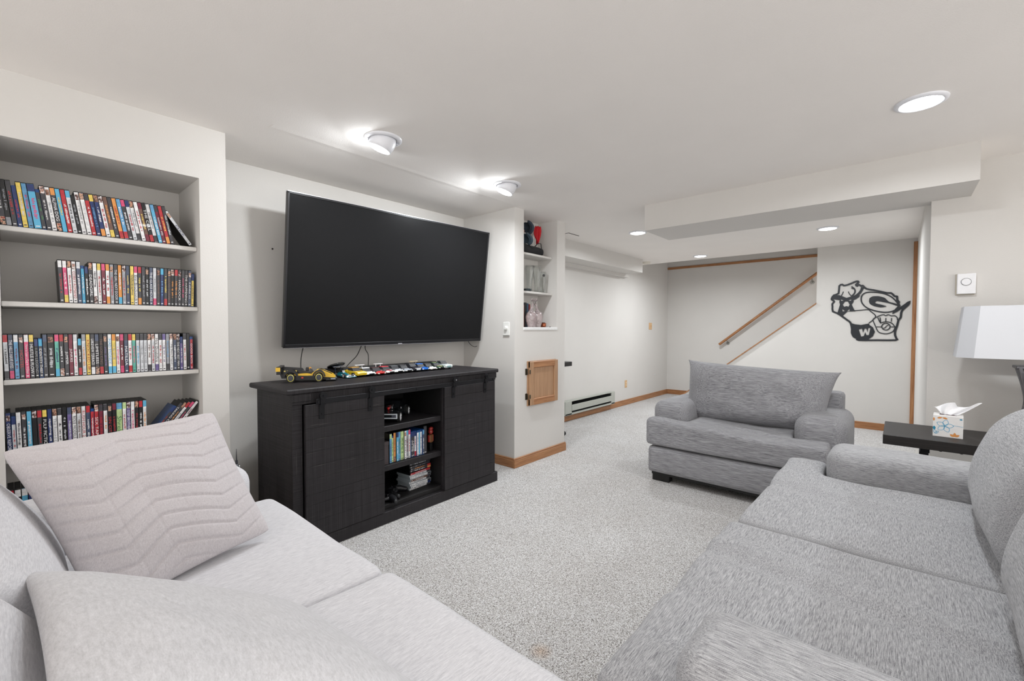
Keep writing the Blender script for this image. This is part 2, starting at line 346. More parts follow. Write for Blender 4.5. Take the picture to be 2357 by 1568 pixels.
# ------------------------------------------------------------------ ceiling lights
GLOW = mat('lamp_glow', (255, 255, 255), .5, emit=14)
FIX = mat('fixture_white', (232, 233, 238), .35)
def flush(x, y, label):
    t = thing('recessed_light', label, 'ceiling light', (x, y, H), 0, 'flush ceiling lights')
    MB().lathe([(.095, 0), (.094, -.006), (.078, -.012), (.074, -.008), (.074, 0)], n=36).build('trim_ring', FIX, t)
    MB().cyl((0, 0, -.004), (0, 0, -.013), .0745, .066, 36).build('lens', GLOW, t)
flush(2.746, -.054, 'round recessed light in the ceiling above the grey sofa')
flush(4.452, 2.122, 'round recessed light just left of the soffit end')
flush(6.449, 2.130, 'round recessed light closest to the stairwell opening')
flush(5.53, .57, 'round recessed light in front of the metal wall art')
def eyeball(x, y, label):
    t = thing('eyeball_light', label, 'ceiling light', (x, y, H), 0, 'eyeball lights above the television')
    MB().lathe([(.100, 0), (.099, -.007), (.082, -.012), (.074, -.008), (.074, 0)], n=36).build('trim_ring', FIX, t)
    q = Vector(EYE).to_track_quat('Z', 'Y').to_matrix()
    MB().lathe([(.050, -.04), (.066, -.02), (.0715, .0), (.0705, .020), (.066, .040), (.059, .058), (.056, .059), (.053, .050)], (0, 0, .0), 36, q).build('eyeball', FIX, t)
    n = Vector(EYE).normalized()
    MB().lathe([(.0545, .044), (.0535, .054), (.044, .062), (.025, .067), (0, .069)], (0, 0, 0), 28, q).build('bulb', GLOW, t)
    for k in (-1, 1): MB().ball((k*.078, -.02*k, -.010), .005, 8).build('screw', CHROME, t)
eyeball(1.361, 2.13, 'white swivelling eyeball light above the left half of the television')
eyeball(2.371, 2.13, 'white swivelling eyeball light above the right half of the television')
# ------------------------------------------------------------------ soft shapes
def rbox(x0, x1, y0, y1, z0, z1, r, step=.02, fn=None):
    lo = np.array([x0, y0, z0]); hi = np.array([x1, y1, z1]); V = {}; verts = []; faces = []
    ns = [max(4, int((hi[k]-lo[k])/step)) for k in range(3)]
    def par(n, L):                                   # denser towards the rounded edges
        t = np.linspace(0, 1, n+1); k = min(.45, 2*r/L); return t-k*np.sin(2*PI*t)/(2*PI)*.9
    P = [lo[k]+(hi[k]-lo[k])*par(ns[k], hi[k]-lo[k]) for k in range(3)]
    def vid(i, j, k):
        q = (i, j, k)
        if q not in V: V[q] = len(verts); verts.append((P[0][i], P[1][j], P[2][k]))
        return V[q]
    for a in range(3):
        b, c = [k for k in range(3) if k != a]
        for e in (0, ns[a]):
            for i in range(ns[b]):
                for j in range(ns[c]):
                    q = []
                    for di, dj in ((0, 0), (1, 0), (1, 1), (0, 1)):
                        w = [0, 0, 0]; w[a] = e; w[b] = i+di; w[c] = j+dj; q.append(vid(*w))
                    if (e == 0) ^ (a == 1): q.reverse()
                    faces.append(tuple(q))
    v = np.array(verts); inn = np.clip(v, lo+r, hi-r); d = v-inn; L = np.linalg.norm(d, axis=1, keepdims=True); L[L == 0] = 1
    v = inn+d/L*r*np.minimum(1, np.maximum(np.abs(d).max(1, keepdims=True)/r, 0))
    if fn is not None: v = fn(v)
    return v, faces
def smesh(name, v, f):
    me = bpy.data.meshes.new(name); me.from_pydata([tuple(p) for p in v], [], f); me.polygons.foreach_set('use_smooth', [True]*len(f)); me.update(); return me
def soft(name, m, parent, *a, **k):
    v, f = rbox(*a, **k); return link(name, smesh(name, v, f), m, parent)
def wav(p, seed, freq, n=9):
    """smooth vectorised noise, about -1..1"""
    rg = np.random.RandomState(seed); o = np.zeros(len(p))
    for _ in range(n):
        k = rg.normal(size=3)*freq; o += np.sin(p @ k+rg.uniform(0, 6.28))
    return o/math.sqrt(n)
def fused(name, m, parent, boxes, voxel, smooth, fn=None):
    """overlapping boxes fused into one upholstered shape"""
    mb = MB()
    for b in boxes: mb.box(*b, .012)
    me = mb.mesh(name); o = bpy.data.objects.new(name, me); COL.objects.link(o)
    r = o.modifiers.new('r', 'REMESH'); r.mode = 'VOXEL'; r.voxel_size = voxel; r.use_smooth_shade = True
    s = o.modifiers.new('s', 'SMOOTH'); s.iterations = smooth; s.factor = .5
    dg = bpy.context.evaluated_depsgraph_get(); dg.update()
    m2 = bpy.data.meshes.new_from_object(o.evaluated_get(dg)); bpy.data.objects.remove(o)
    v = np.empty(len(m2.vertices)*3); m2.vertices.foreach_get('co', v); v = v.reshape(-1, 3)
    if fn is not None: v = fn(v); m2.vertices.foreach_set('co', v.ravel())
    m2.polygons.foreach_set('use_smooth', [True]*len(m2.polygons)); m2.update(); m2.materials.clear()
    return link(name, m2, m, parent)
def pillow(name, m, parent, A, B, C, D, nrm, tf, tb, n=60, quilt=False, pinch=.07, seed=1, wr=.004, ex=2.4, rc=.035):
    A, B, C, D, nrm = map(np.array, (A, B, C, D, nrm)); nrm = nrm/np.linalg.norm(nrm)
    u, v = np.meshgrid(np.linspace(0, 1, n), np.linspace(0, 1, n)); u = .5-.5*np.cos(PI*u)*(.35)-(.5-u)*.65; v = .5-.5*np.cos(PI*v)*.35-(.5-v)*.65
    a = 2*u-1; b = 2*v-1
    uu = .5+.5*a*(1-pinch*(1-b*b)); vv = .5+.5*b*(1-pinch*(1-a*a))
    P = (A*(1-uu)[..., None]+B*uu[..., None])*(1-vv)[..., None]+(D*(1-uu)[..., None]+C*uu[..., None])*vv[..., None]
    k8 = 1-rc*np.abs(a)**10*np.abs(b)**10; uu = .5+(uu-.5)*k8; vv = .5+(vv-.5)*k8
    P = (A*(1-uu)[..., None]+B*uu[..., None])*(1-vv)[..., None]+(D*(1-uu)[..., None]+C*uu[..., None])*vv[..., None]
    pr = (np.clip(1-np.abs(a)**ex, 0, 1)*np.clip(1-np.abs(b)**ex, 0, 1))**.55
    verts = []; faces = []
    for side, t in ((1, tf), (-1, tb)):
        Q = P+nrm*(side*t*pr)[..., None]; q = Q.reshape(-1, 3)
        w = wav(q, seed, 14)*wr*pr.ravel()+wav(q, seed+5, 34)*wr*.35*np.sqrt(pr.ravel())
        if quilt:
            ph = (u*1.75+.2) % 1; s = v*10.5-.9*np.where(ph < .62, ph/.62, (1-ph)/.38)+.12*np.sin(u*9+v*4); fr = np.abs(s-np.round(s))
            w = w-(np.exp(-(fr/.085)**2)*.0058*np.clip(pr*2.2, 0, 1)).ravel()
            vert = np.abs(((u*6.2+.3) % 1)-.5); w = w-(np.exp(-((.5-vert)/.035)**2)*.0012*pr).ravel()
        q = q+nrm*(side*w)[:, None]; k = len(verts); verts += q.tolist()
        for i in range(n-1):
            for j in range(n-1):
                f = (k+i*n+j, k+i*n+j+1, k+(i+1)*n+j+1, k+(i+1)*n+j); faces.append(f if side < 0 else f[::-1])
    me = smesh(name, np.array(verts), faces)
    import bmesh
    bm = bmesh.new(); bm.from_mesh(me); bmesh.ops.remove_doubles(bm, verts=bm.verts, dist=.0004); bmesh.ops.recalc_face_normals(bm, faces=bm.faces); bm.to_mesh(me); bm.free()
    me.polygons.foreach_set('use_smooth', [True]*len(me.polygons))
    return link(name, me, m, parent)
GX = fabric('grey_heather_x', (112, 112, 116), (204, 204, 206), 0, fine=520, long=32); GY = fabric('grey_heather_y', (112, 112, 116), (204, 204, 206), 1, fine=520, long=30)
DY = fabric('grey_chair_y', (102, 101, 106), (186, 186, 189), 1, fine=300, long=10); DX = fabric('grey_chair_x', (102, 101, 106), (186, 186, 189), 0, fine=300, long=10)
LX = fabric('light_heather_x', (196, 195, 199), (229, 228, 231), 0, fine=330, long=40, bump=.15)
LY = fabric('light_heather_y', (196, 195, 199), (229, 228, 231), 1, fine=330, long=40, bump=.15)
PL1 = fabric('pillow_rose_grey', (186, 180, 183), (214, 209, 211), 2, fine=420, long=110, contrast=(.34, .66), bump=.15)
PL2 = fabric('pillow_pale_grey', (190, 189, 191), (220, 219, 222), 1, fine=170, long=50, contrast=(.3, .7), weave=600, bump=.15)
# ------------------------------------------------------------------ light grey sofa on the left
ls = thing('light_grey_sofa', 'light grey upholstered sofa in front of the built-in bookcase', 'sofa', (0, 0, 0))
BL = mat('sofa_foot_black', (18, 17, 17), .5)
soft('base', LY, ls, -.40, .70, -.15, 2.24, .08, .30, .03, step=.05)
def seatfn(sd, xm, ym, sag=.012):
    def fn(v):
        top = np.clip((v[:, 2]-.38)/.10, 0, 1)
        v = v.copy(); v[:, 2] += top*(sag*np.cos((v[:, 0]-xm)*2.6)*np.cos((v[:, 1]-ym)*2.4)+wav(v, sd, 5)*.005+wav(v, sd+1, 17)*.0016)
        return v
    return fn
fused('seat_cushion', LX, ls, [(.0, .62, 1.175, 2.035, .28, .462), (.45, .755, 1.175, 2.075, .28, .462)], .013, 22, seatfn(3, .38, 1.6))
fused('seat_cushion', LX, ls, [(.0, .765, .33, 1.168, .28, .466)], .013, 22, seatfn(8, .38, .8))
fused('seat_cushion', LX, ls, [(.0, .715, -.14, .324, .28, .466)], .02, 10)
def leanL(v):
    v = v.copy(); t = np.clip((v[:, 2]-.46)/.42, 0, 1.2); v[:, 0] += .03-.22*t**1.4
    v[:, 0] += .02*np.sin(PI*np.clip(t, 0, 1)); v[:, :] += 0; v[:, 2] += wav(v, 4, 6)*.004; return v
soft('back_cushion', LY, ls, -.22, .075, 1.185, 1.96, .455, .90, .10, step=.022, fn=leanL)
soft('back_cushion', LY, ls, -.22, .075, .40, 1.175, .455, .90, .10, step=.022, fn=leanL)
soft('back_frame', LY, ls, -.52, -.28, -.15, 2.24, .08, .82, .05, step=.04)
soft('arm', LX, ls, -.50, .672, 2.045, 2.275, .08, .603, .065, step=.025, fn=lambda v: v+np.stack([np.zeros(len(v)), np.zeros(len(v)), np.clip((v[:, 2]-.4)/.2, 0, 1)*(.012*np.cos((v[:, 0]-.2)*2.2)+wav(v, 2, 6)*.003)], 1))
for x in (-.44, .60):
    for y in (2.16, -.05): MB().box(x-.03, x+.03, y-.03, y+.03, 0, .085, .004).build('foot', BL, ls)
p1 = tag(pillow('throw_pillow', PL1, None, (-.030, 1.885, .858), (.478, 1.84, .905), (.585, 1.62, .500), (.135, 1.50, .458), (-.15, -.85, .55), .085, .06, n=170, quilt=True, seed=3, wr=.006, pinch=.05),
         'rose grey quilted throw pillow leaning on the sofa below the bookcase', 'pillow', 'throw pillows on the light sofa')
p2 = tag(pillow('throw_pillow', PL2, None, (.005, 1.375, .690), (.465, 1.10, .515), (.52, .62, .500), (.02, .66, .780), (-.25, -.35, .9), .10, .05, n=90, seed=11, wr=.007, pinch=.03),
         'pale grey plain throw pillow nearest the viewer at the bottom left', 'pillow', 'throw pillows on the light sofa')
# ------------------------------------------------------------------ grey sofa on the right
rs = thing('grey_sofa', 'grey heathered two-seat sofa with deep cushions on the right', 'sofa', (0, 0, 0))
soft('base', GX, rs, .80, 2.88, -.75, .39, .075, .285, .03, step=.05)
def seatR(sd, xm, ym, ear):
    def fn(v):
        v = v.copy(); top = np.clip((v[:, 2]-.38)/.10, 0, 1)
        z = .016*np.cos((v[:, 0]-xm)*2.8)*np.cos((v[:, 1]-ym)*2.0)+wav(v, sd, 6)*.006+wav(v, sd+1, 20)*.0022
        z += .020*np.exp(-(((v[:, 0]-ear)/.13)**2+((v[:, 1]-.33)/.13)**2))
        f = v[:, 0]-xm-.05-.16*v[:, 1]; z += -.010*np.exp(-(f/.035)**2)+.008*np.exp(-((f-.07)/.05)**2)      # long soft fold across the seat
        v[:, 2] += top*z; front = np.clip((v[:, 1]-.36)/.07, 0, 1); v[:, 1] += front*wav(v, sd+3, 9)*.006
        return v
    return fn
fused('seat_cushion', GX, rs, [(1.802, 2.632, -.33, .45, .282, .475), (2.45, 2.90, .27, .45, .282, .478)], .0125, 18, seatR(21, 2.2, 0, 2.76))
fused('seat_cushion', GX, rs, [(.955, 1.792, -.33, .47, .282, .475), (.802, 1.2, .30, .484, .282, .478)], .0115, 18, seatR(31, 1.38, 0, .9))
def leanR(x0):
    def fn(v):
        v = v.copy(); t = np.clip((v[:, 2]-.46)/.46, 0, 1.1); v[:, 1] -= .10*t**1.8; c = np.cos((v[:, 0]-x0)*3.2)
        v[:, 1] += np.clip((v[:, 1]+.45)/.2, 0, 1)*(.03*c*np.sin(PI*np.clip(t, 0, 1))); v[:, 2] += t*(.02*c-.01); v[:, 1] += wav(v, 6, 8)*.006; return v
    return fn
soft('back_cushion', GX, rs, 1.765, 2.625, -.56, -.215, .462, .925, .13, step=.02, fn=leanR(2.2))
soft('back_cushion', GX, rs, .93, 1.750, -.56, -.205, .462, .925, .13, step=.02, fn=leanR(1.34))
soft('back_frame', GX, rs, .74, 2.92, -.86, -.55, .075, .80, .05, step=.05)
def armfn(v):
    v = v.copy(); t = np.clip((v[:, 2]-.45)/.15, 0, 1); v[:, 2] += t*(wav(v, 9, 6)*.003-.010*np.clip(-(v[:, 1]+.0)/.4, 0, 1)); return v
soft('arm', GY, rs, 2.650, 2.925, -.86, .265, .075, .605, .065, step=.022, fn=armfn)
soft('arm', GY, rs, .758, .978, -.86, .298, .075, .628, .05, step=.018, fn=armfn)
for x in (.82, 2.84):
    for y in (-.78, .18): MB().box(x-.05, x+.05, y-.04, y+.04, 0, .08, .004).build('foot', BL, rs)
# ------------------------------------------------------------------ wide grey armchair
ch = thing('grey_armchair', 'wide grey heathered armchair facing the room beyond the sofa', 'armchair', (3.3, .88, 0))
cy = .88
def L(v): v = v.copy(); v[:, 0] -= 3.3; v[:, 1] -= cy; return v
soft('base', DY, ch, 3.32, 4.20, .27, 1.485, .070, .275, .025, step=.04, fn=L)
def seatC(v):
    w = v.copy(); top = np.clip((v[:, 2]-.38)/.10, 0, 1); y = v[:, 1]; x = v[:, 0]
    z = wav(v, 41, 6)*.006+wav(v, 43, 24)*.0035*np.exp(-((y-.85)/.28)**2)
    z += -.016*np.exp(-(((y-.80)/.26)**2))+.022*np.exp(-(((y-1.42)/.12)**2+((x-3.38)/.12)**2))
    for (xa, ya_, dx_, s, a) in ((3.52, .82, .030, .16, .013), (3.62, 1.02, .022, .13, .010), (3.46, .66, .022, .12, .009), (3.66, .74, .02, .10, .008)):
        z += a*np.exp(-(((x-xa-.35*(y-ya_))/dx_)**2+((y-ya_)/s)**2))
    w[:, 2] += top*z; fr = np.clip((3.42-x)/.08, 0, 1); w[:, 0] += -fr*.018*np.cos((y-.93)*2.6)+fr*wav(v, 44, 7)*.004
    droop = np.clip((3.46-x)/.14, 0, 1)*top; w[:, 2] -= droop*.022*np.clip((1.1-y)/.8, 0, 1); return L(w)
fused('seat_cushion', DY, ch, [(3.32, 4.05, .535, 1.245, .285, .478), (3.32, 3.49, .315, 1.505, .285, .478)], .0125, 16, seatC)
def archfn(s):
    def fn(v):
        v = v.copy(); t = np.clip((v[:, 2]-.45)/.15, 0, 1); v[:, 2] += t*(.012*np.cos((v[:, 0]-3.7)*3)-.02*np.clip((3.6-v[:, 0])/.2, 0, 1)*0+wav(v, 9+s, 7)*.003); return L(v)
    return fn
soft('arm', DY, ch, 3.50, 4.16, 1.245, 1.530, .09, .600, .075, step=.02, fn=archfn(0))
soft('arm', DY, ch, 3.50, 4.16, .235, .535, .09, .605, .085, step=.02, fn=archfn(1))
soft('back_frame', DY, ch, 4.04, 4.22, .300, 1.38, .09, .725, .03, step=.03, fn=L)
b = pillow('back_cushion', DY, ch, (3.90-3.3, 1.365-cy, .925), (3.90-3.3, .315-cy, .885), (3.83-3.3, .40-cy, .440), (3.83-3.3, 1.37-cy, .430), (-1, 0, .16), .17, .12, n=80, seed=51, wr=.009, pinch=.035, ex=4.0, rc=-.022)
for x in (3.40, 4.12):
    for y in (.36, 1.40): MB().box(x-3.3-.04, x-3.3+.03, y-cy-.075, y-cy+.06, 0, .075, .004).build('foot', BL, ch)
MB().box(.05, .86, -.58, .58, .052, .078).build('under_panel', BL, ch)  # thin black panel below the chair base
# ------------------------------------------------------------------ side table, lamp, tissue box
tb = thing('side_table', 'espresso wood slab side table on black metal legs behind the grey sofa', 'table', (3.52, -.42, 0))
MB().box(-.24, .24, -.52, .48, .545, .600, .003).build('table_top', DARKTOP, tb)
mb = MB().box(-.18, .18, -.42, .40, .525, .545)
for y in (-.40, .30): MB().box(-.14, .14, y-.02, y+.02, .505, .545, .002).box(-.025, .025, y-.02, y+.02, .02, .525, .002).box(-.18, .18, y-.03, y+.03, 0, .02, .002).build('leg', BLACKMETAL, tb)
for y in (.09, .16, .24):  MB().cyl((-.20, y, .545), (-.20, y, .536), .006, n=8).build('bolt', BLACKMETAL, tb)
lp = thing('table_lamp', 'table lamp with white rectangular shade and black hourglass base', 'lamp', (3.66, -.66, .600))
SHADE = NT('shade_linen'); SHADE.b.inputs['Base Color'].default_value = (.66, .67, .70, 1); SHADE.b.inputs['Roughness'].default_value = .8
SHADE.b.inputs['Subsurface Weight'].default_value = 0; SHADE = SHADE.m
def octa(hx, hy, c, z): return [(-hx, -hy+c, z), (-hx, hy-c, z), (-hx+c, hy, z), (hx-c, hy, z), (hx, hy-c, z), (hx, -hy+c, z), (hx-c, -hy, z), (-hx+c, -hy, z)]
v = octa(.165, .415, .065, .440)+octa(.140, .385, .058, .728)+octa(.161, .411, .064, .440)+octa(.136, .381, .057, .728)
f = [(i, (i+1) % 8, 8+(i+1) % 8, 8+i) for i in range(8)]+[(16+(i+1) % 8, 16+i, 24+i, 24+(i+1) % 8) for i in range(8)]
f += [(i, 16+i, 16+(i+1) % 8, (i+1) % 8) for i in range(8)]+[(8+i, 8+(i+1) % 8, 24+(i+1) % 8, 24+i) for i in range(8)]
mb = MB(); mb._add(v, f); mb.build('lamp_shade', SHADE, lp)
LB = mat('lamp_black_gloss', (24, 25, 28), .25); LG = mat('lamp_grey_edge', (112, 112, 116), .35, .5)
for s in (-1, 1):                            # two crossing bowed straps on each side make the hourglass
    for k in (-1, 1):
        pts = [(-.055*s*0+k*.055*(1-2*abs(.5-(t if t < .5 else t))*0)*math.cos(PI*t), s*(.165-.030*math.sin(PI*t)), .02+.37*t) for t in [i/14 for i in range(15)]]
        mb = MB()
        for a_, b_ in zip(pts[:-1], pts[1:]):
            mb._add([(a_[0]-.012, a_[1]-.006, a_[2]), (a_[0]+.012, a_[1]-.006, a_[2]), (a_[0]+.012, a_[1]+.006, a_[2]), (a_[0]-.012, a_[1]+.006, a_[2]),
                     (b_[0]-.012, b_[1]-.006, b_[2]), (b_[0]+.012, b_[1]-.006, b_[2]), (b_[0]+.012, b_[1]+.006, b_[2]), (b_[0]-.012, b_[1]+.006, b_[2])],
                    [(0, 1, 5, 4), (1, 2, 6, 5), (2, 3, 7, 6), (3, 0, 4, 7)])
        mb.build('side_strap', LG, lp)
MB().box(-.06, .06, -.18, .18, 0, .02, .003).build('base', LB, lp)
MB().box(-.06, .06, -.18, .18, .385, .400, .003).build('top_plate', LG, lp)
mb = MB(); prof = [(y, z) for z in [i/20 for i in range(21)] for y in [.145-.035*math.sin(PI*z)]]
poly = [(y, .02+.365*z) for z, y in [(i/20, .150-.05*math.sin(PI*i/20)) for i in range(21)]]+[(-y, .02+.365*z) for z, y in [(i/20, .150-.05*math.sin(PI*i/20)) for i in range(20, -1, -1)]]
MB().prism(poly, 0, -.022, .022).build('body', LB, lp)
MB().cyl((0, 0, .40), (0, 0, .735), .009).build('pole', BLACKMETAL, lp)
MB().cyl((0, 0, .728), (0, 0, .742), .045, .045, 20).cyl((0, 0, .742), (0, 0, .765), .008).build('finial', BLACKMETAL, lp)
mb = MB()
for a in (0, PI/2): mb.cyl((-.137*math.cos(a), -.38*math.sin(a), .722), (.137*math.cos(a), .38*math.sin(a), .722), .003, n=6)
mb.build('shade_spider', BLACKMETAL, lp)
tx = thing('tissue_box', 'white tissue box with blue and orange flower print on the side table', 'tissue box', (3.475, -.215, .600), math.radians(-4))
CARD = mat('card_white', (236, 234, 232), .6)
MB().box(-.057, .057, -.060, .060, 0, .118, .001).build('box', CARD, tx)
BLU = mat('print_blue', (96, 176, 212), .6); TEAL = mat('print_teal', (38, 140, 175), .6); ORG = mat('print_orange', (224, 152, 84), .6)
def petal(mb, cx, cz, a, ln, w, x=-.0576, line=.0011, fill=False):
    pts = [(ln*t, w*math.sin(PI*t)**.8*s) for s, rng in ((1, range(0, 9)), (-1, range(8, -1, -1))) for t in [i/8 for i in rng]]
    P = [(cx+p*math.cos(a)-q*math.sin(a), cz+p*math.sin(a)+q*math.cos(a)) for p, q in pts]
    if fill: P2 = P[:8]+P[9:-1]; mb._add([(x, y, z) for y, z in P], [tuple(range(len(P)))]); return
    for (a0, b0), (a1, b1) in zip(P[:-1], P[1:]):
        d = math.hypot(a1-a0, b1-b0)
        if d < 1e-6: continue
        nx_, nz_ = -(b1-b0)/d*line, (a1-a0)/d*line
        mb._add([(x, a0-nx_, b0-nz_), (x, a1-nx_, b1-nz_), (x, a1+nx_, b1+nz_), (x, a0+nx_, b0+nz_)], [(0, 1, 2, 3)])
mb = MB()
for k in range(5): petal(mb, .012, .062, .5+k*2*PI/5, .036, .011)
petal(mb, .046, .015, 1.2, .022, .006); petal(mb, .050, .015, 2.3, .020, .005)
mb._add([(-.0576, -.06, .066), (-.0576, -.02, .070), (-.0576, -.02, .0685), (-.0576, -.06, .0645)], [(0, 1, 2, 3)])
mb.build('flower_print', BLU, tx)
mb = MB()
for a in (.5, 1.57, 2.6): petal(mb, -.028, .008, a, .022, .006, fill=True)
for a in (2.9, .3): petal(mb, .022, .108, a+PI, .022, .005, fill=True)
petal(mb, .056, .085, PI/2, .02, .004, fill=True); mb.build('orange_print', ORG, tx)
mb = MB(); petal(mb, .054, .035, PI/2, .022, .006, fill=True); petal(mb, -.045, .105, PI, .012, .004, fill=True); mb.build('teal_print', TEAL, tx)
n = 22; v = []; f = []
for i in range(n+1):
    for j in range(n+1):
        a, b_ = i/n-.5, j/n; w = .022+.085*b_**.8; y = a*2*w*.9-.035*b_; x = .012*math.sin(a*16+b_*3)*(.5+b_)+.02*b_; z = .112+.078*b_-.040*b_*b_*(a+.5)*1.2+.008*math.sin(a*11)*b_+(.020*b_ if a > 0 else 0)
        v.append((x, y, z))
f = [(i*(n+1)+j, i*(n+1)+j+1, (i+1)*(n+1)+j+1, (i+1)*(n+1)+j) for i in range(n) for j in range(n)]
ti = link('tissue', smesh('tissue', v, f), mat('tissue_white', (246, 246, 248), .9), tx)
so = ti.modifiers.new('s', 'SOLIDIFY'); so.thickness = .0006
MB().box(-.02, .02, -.035, .035, .1181, .1186).build('slot', mat('slot_shadow', (80, 60, 62), .8), tx)
# ------------------------------------------------------------------ television
tv = thing('television', 'large flat black television tilted down on the wall mount', 'television', (1.963, 2.812, 1.558))
yw, pt, rl = math.radians(-1.759), math.radians(-7.779), math.radians(.489)
fN = Vector((math.sin(yw)*math.cos(pt), -math.cos(yw)*math.cos(pt), math.sin(pt))); rN = Vector((math.cos(yw), math.sin(yw), 0)); uN = fN.cross(rN)
if uN.z < 0: uN = -uN
r_ = rN*math.cos(rl)+uN*math.sin(rl); u_ = -rN*math.sin(rl)+uN*math.cos(rl)
tv.rotation_euler = Matrix(((r_.x, -fN.x, u_.x), (r_.y, -fN.y, u_.y), (r_.z, -fN.z, u_.z))).to_euler()
TW, TH = .84, .48
BEZ = mat('tv_bezel', (30, 30, 33), .3, .2); SCR = mat('tv_screen_glass', (30, 30, 31), .30, spec=.06); SIL = mat('tv_silver_edge', (205, 205, 210), .25, .9)
MB().box(-TW, TW, .004, .030, -TH, TH, .003).box(-.55, .55, .030, .075, -.38, .25, .015).build('body', BLACK, tv)
MB().box(-TW+.012, TW-.012, -.0005, .005, -TH+.022, TH-.012).build('screen', SCR, tv)
MB().box(-TW, TW, -.004, .006, TH-.013, TH, .002).box(-TW, -TW+.012, -.004, .006, -TH, TH, .002).box(TW-.012, TW, -.004, .006, -TH, TH, .002).box(-TW, TW, -.004, .006, -TH, -TH+.022, .002).build('bezel', BEZ, tv)
MB().box(-TW, TW, -.002, .03, TH, TH+.0035).build('top_strip', SIL, tv); MB().box(-TW, TW*.6, -.004, .012, -TH-.0035, -TH).build('bottom_strip', SIL, tv)
MB().box(-.018, .018, -.012, -.003, -TH-.004, -TH+.006, .002).box(-.009, .009, -.013, -.011, -TH-.001, -TH+.004).build('logo_badge', SIL, tv)
mt = MB().box(-.20, .20, .075, .085, -.16, .16, .002)
for x in (-.16, .16): mt.box(x-.02, x+.02, .085, .22, -.03, .03, .003)
mt.build('mount_arm', BLACKMETAL, tv)
MB().box(-.25, .25, .22, .235, -.12, .12, .002).build('mount_plate', BLACKMETAL, tv)
def cord(pts, label, r=.003):
    P = [Vector(p) for p in pts]; out = []
    for i in range(len(P)-1):
        a, b, c, d = P[max(i-1, 0)], P[i], P[i+1], P[min(i+2, len(P)-1)]
        for k in range(8):
            t_ = k/8; out.append(.5*((2*b)+(c-a)*t_+(2*a-5*b+4*c-d)*t_*t_+(3*b-a-3*c+d)*t_**3))
    out.append(P[-1]); return tag(MB().tube(out, r, 8).build('power_cord', BLACK), label, 'cord', 'cords hanging behind the television')
cord([(1.30, 2.90, 1.25), (1.28, 2.97, 1.065), (1.262, 2.96, .98), (1.26, 2.95, .885)], 'thin black cord hanging straight down at the left end of the television')
cord([(1.72, 2.90, 1.2), (1.70, 2.97, 1.065), (1.665, 2.97, 1.0), (1.61, 2.97, .95), (1.56, 2.97, .90)], 'black cord bending left from the middle of the television')
cord([(1.735, 2.90, 1.2), (1.745, 2.99, 1.065), (1.765, 2.98, 1.0), (1.757, 2.97, .90)], 'black cord falling nearly straight behind the sound bar middle')
cord([(2.715, 2.93, 1.14), (2.735, 2.93, 1.085), (2.78, 2.93, 1.045), (2.835, 2.93, 1.035), (2.825+.055, 2.92, 1.07), (2.835+.055, 2.90, 1.11), (2.822+.045, 2.885, 1.155)], 'black cord looping below the right corner of the television', .0025)
# ------------------------------------------------------------------ media console
CX, CY, CR = 2.55, 2.375, math.radians(1.2)
mc = thing('media_console', 'black rough-sawn wood media console with sliding barn doors under the television', 'cabinet', (CX, CY, 0), CR)
BWX, BWY, BWZ = BLACKWOOD[0], BLACKWOOD[1], BLACKWOOD[2]
DK = wood('console_interior', (20, 19, 20), (32, 30, 31), 0, 60, 3, .6)
top = MB().box(-1.632, -.018, -.014, .485, .857, .885, .006).build('top', BWX, mc)
for i, (z0, z1) in enumerate([(0, 0)]): pass
ys = [.012, .10, .20, .30, .39, .462]
for a, b in zip(ys[:-1], ys[1:]):
    MB().box(-1.598, -1.578, a+.0006, b-.0006, .075, .857, .0012).build('side_plank', BWZ, mc)
    MB().box(-.064, -.044, a+.0006, b-.0006, .075, .857, .0012).build('side_plank', BWZ, mc)
MB().box(-1.6, -.042, .0, .022, .800, .857, .002).build('top_rail', BWX, mc)
for x0, x1 in ((-1.598, -1.545), (-1.10, -1.068), (-.585, -.555), (-.098, -.044)): MB().box(x0, x1, .004, .024, .075, .800, .002).build('post', BWZ, mc)
MB().box(-1.60, -1.50, -.006, .004, .815, .857, .003).box(-.13, -.036, -.006, .004, .815, .857, .003).build('corner_block', BWX, mc)
MB().box(-1.612, -.030, -.012, .47, .0, .075, .004).build('plinth', BWX, mc)
MB().box(-1.57, -.07, .452, .462, .075, .857).box(-1.085, -1.068, .024, .45, .10, .857).box(-.585, -.568, .024, .45, .10, .857).build('inner_panel', DK, mc)
MB().box(-1.57, -.07, .02, .45, .075, .105, .002).build('bottom_shelf', DK, mc)
for z in (.595, .350): MB().box(-1.068, -.585, .018, .445, z-.036, z, .003).build('shelf', BWX, mc)
def barn(x0, x1, z0, z1, cuts):
    d = MB().box(x0+.002, x1-.002, -.006, .003, z0+.002, z1-.002).build('door', BWX, mc)
    zs = [z0]+cuts+[z1]
    for a, b in zip(zs[:-1], zs[1:]): MB().box(x0, x1, -.022, -.006, a+.0004, b-.0004, .0008).build('plank', BWX, d)
barn(-1.542, -1.066, .079, .797, [.170, .262, .318, .402, .470, .545, .612, .672, .734])
barn(-.586, -.090, .079, .793, [.165, .235, .330, .418, .500, .575, .655, .728])
MB().box(-1.49, -.100, -.036, -.030, .797, .825, .001).build('rail', BLACKMETAL, mc)
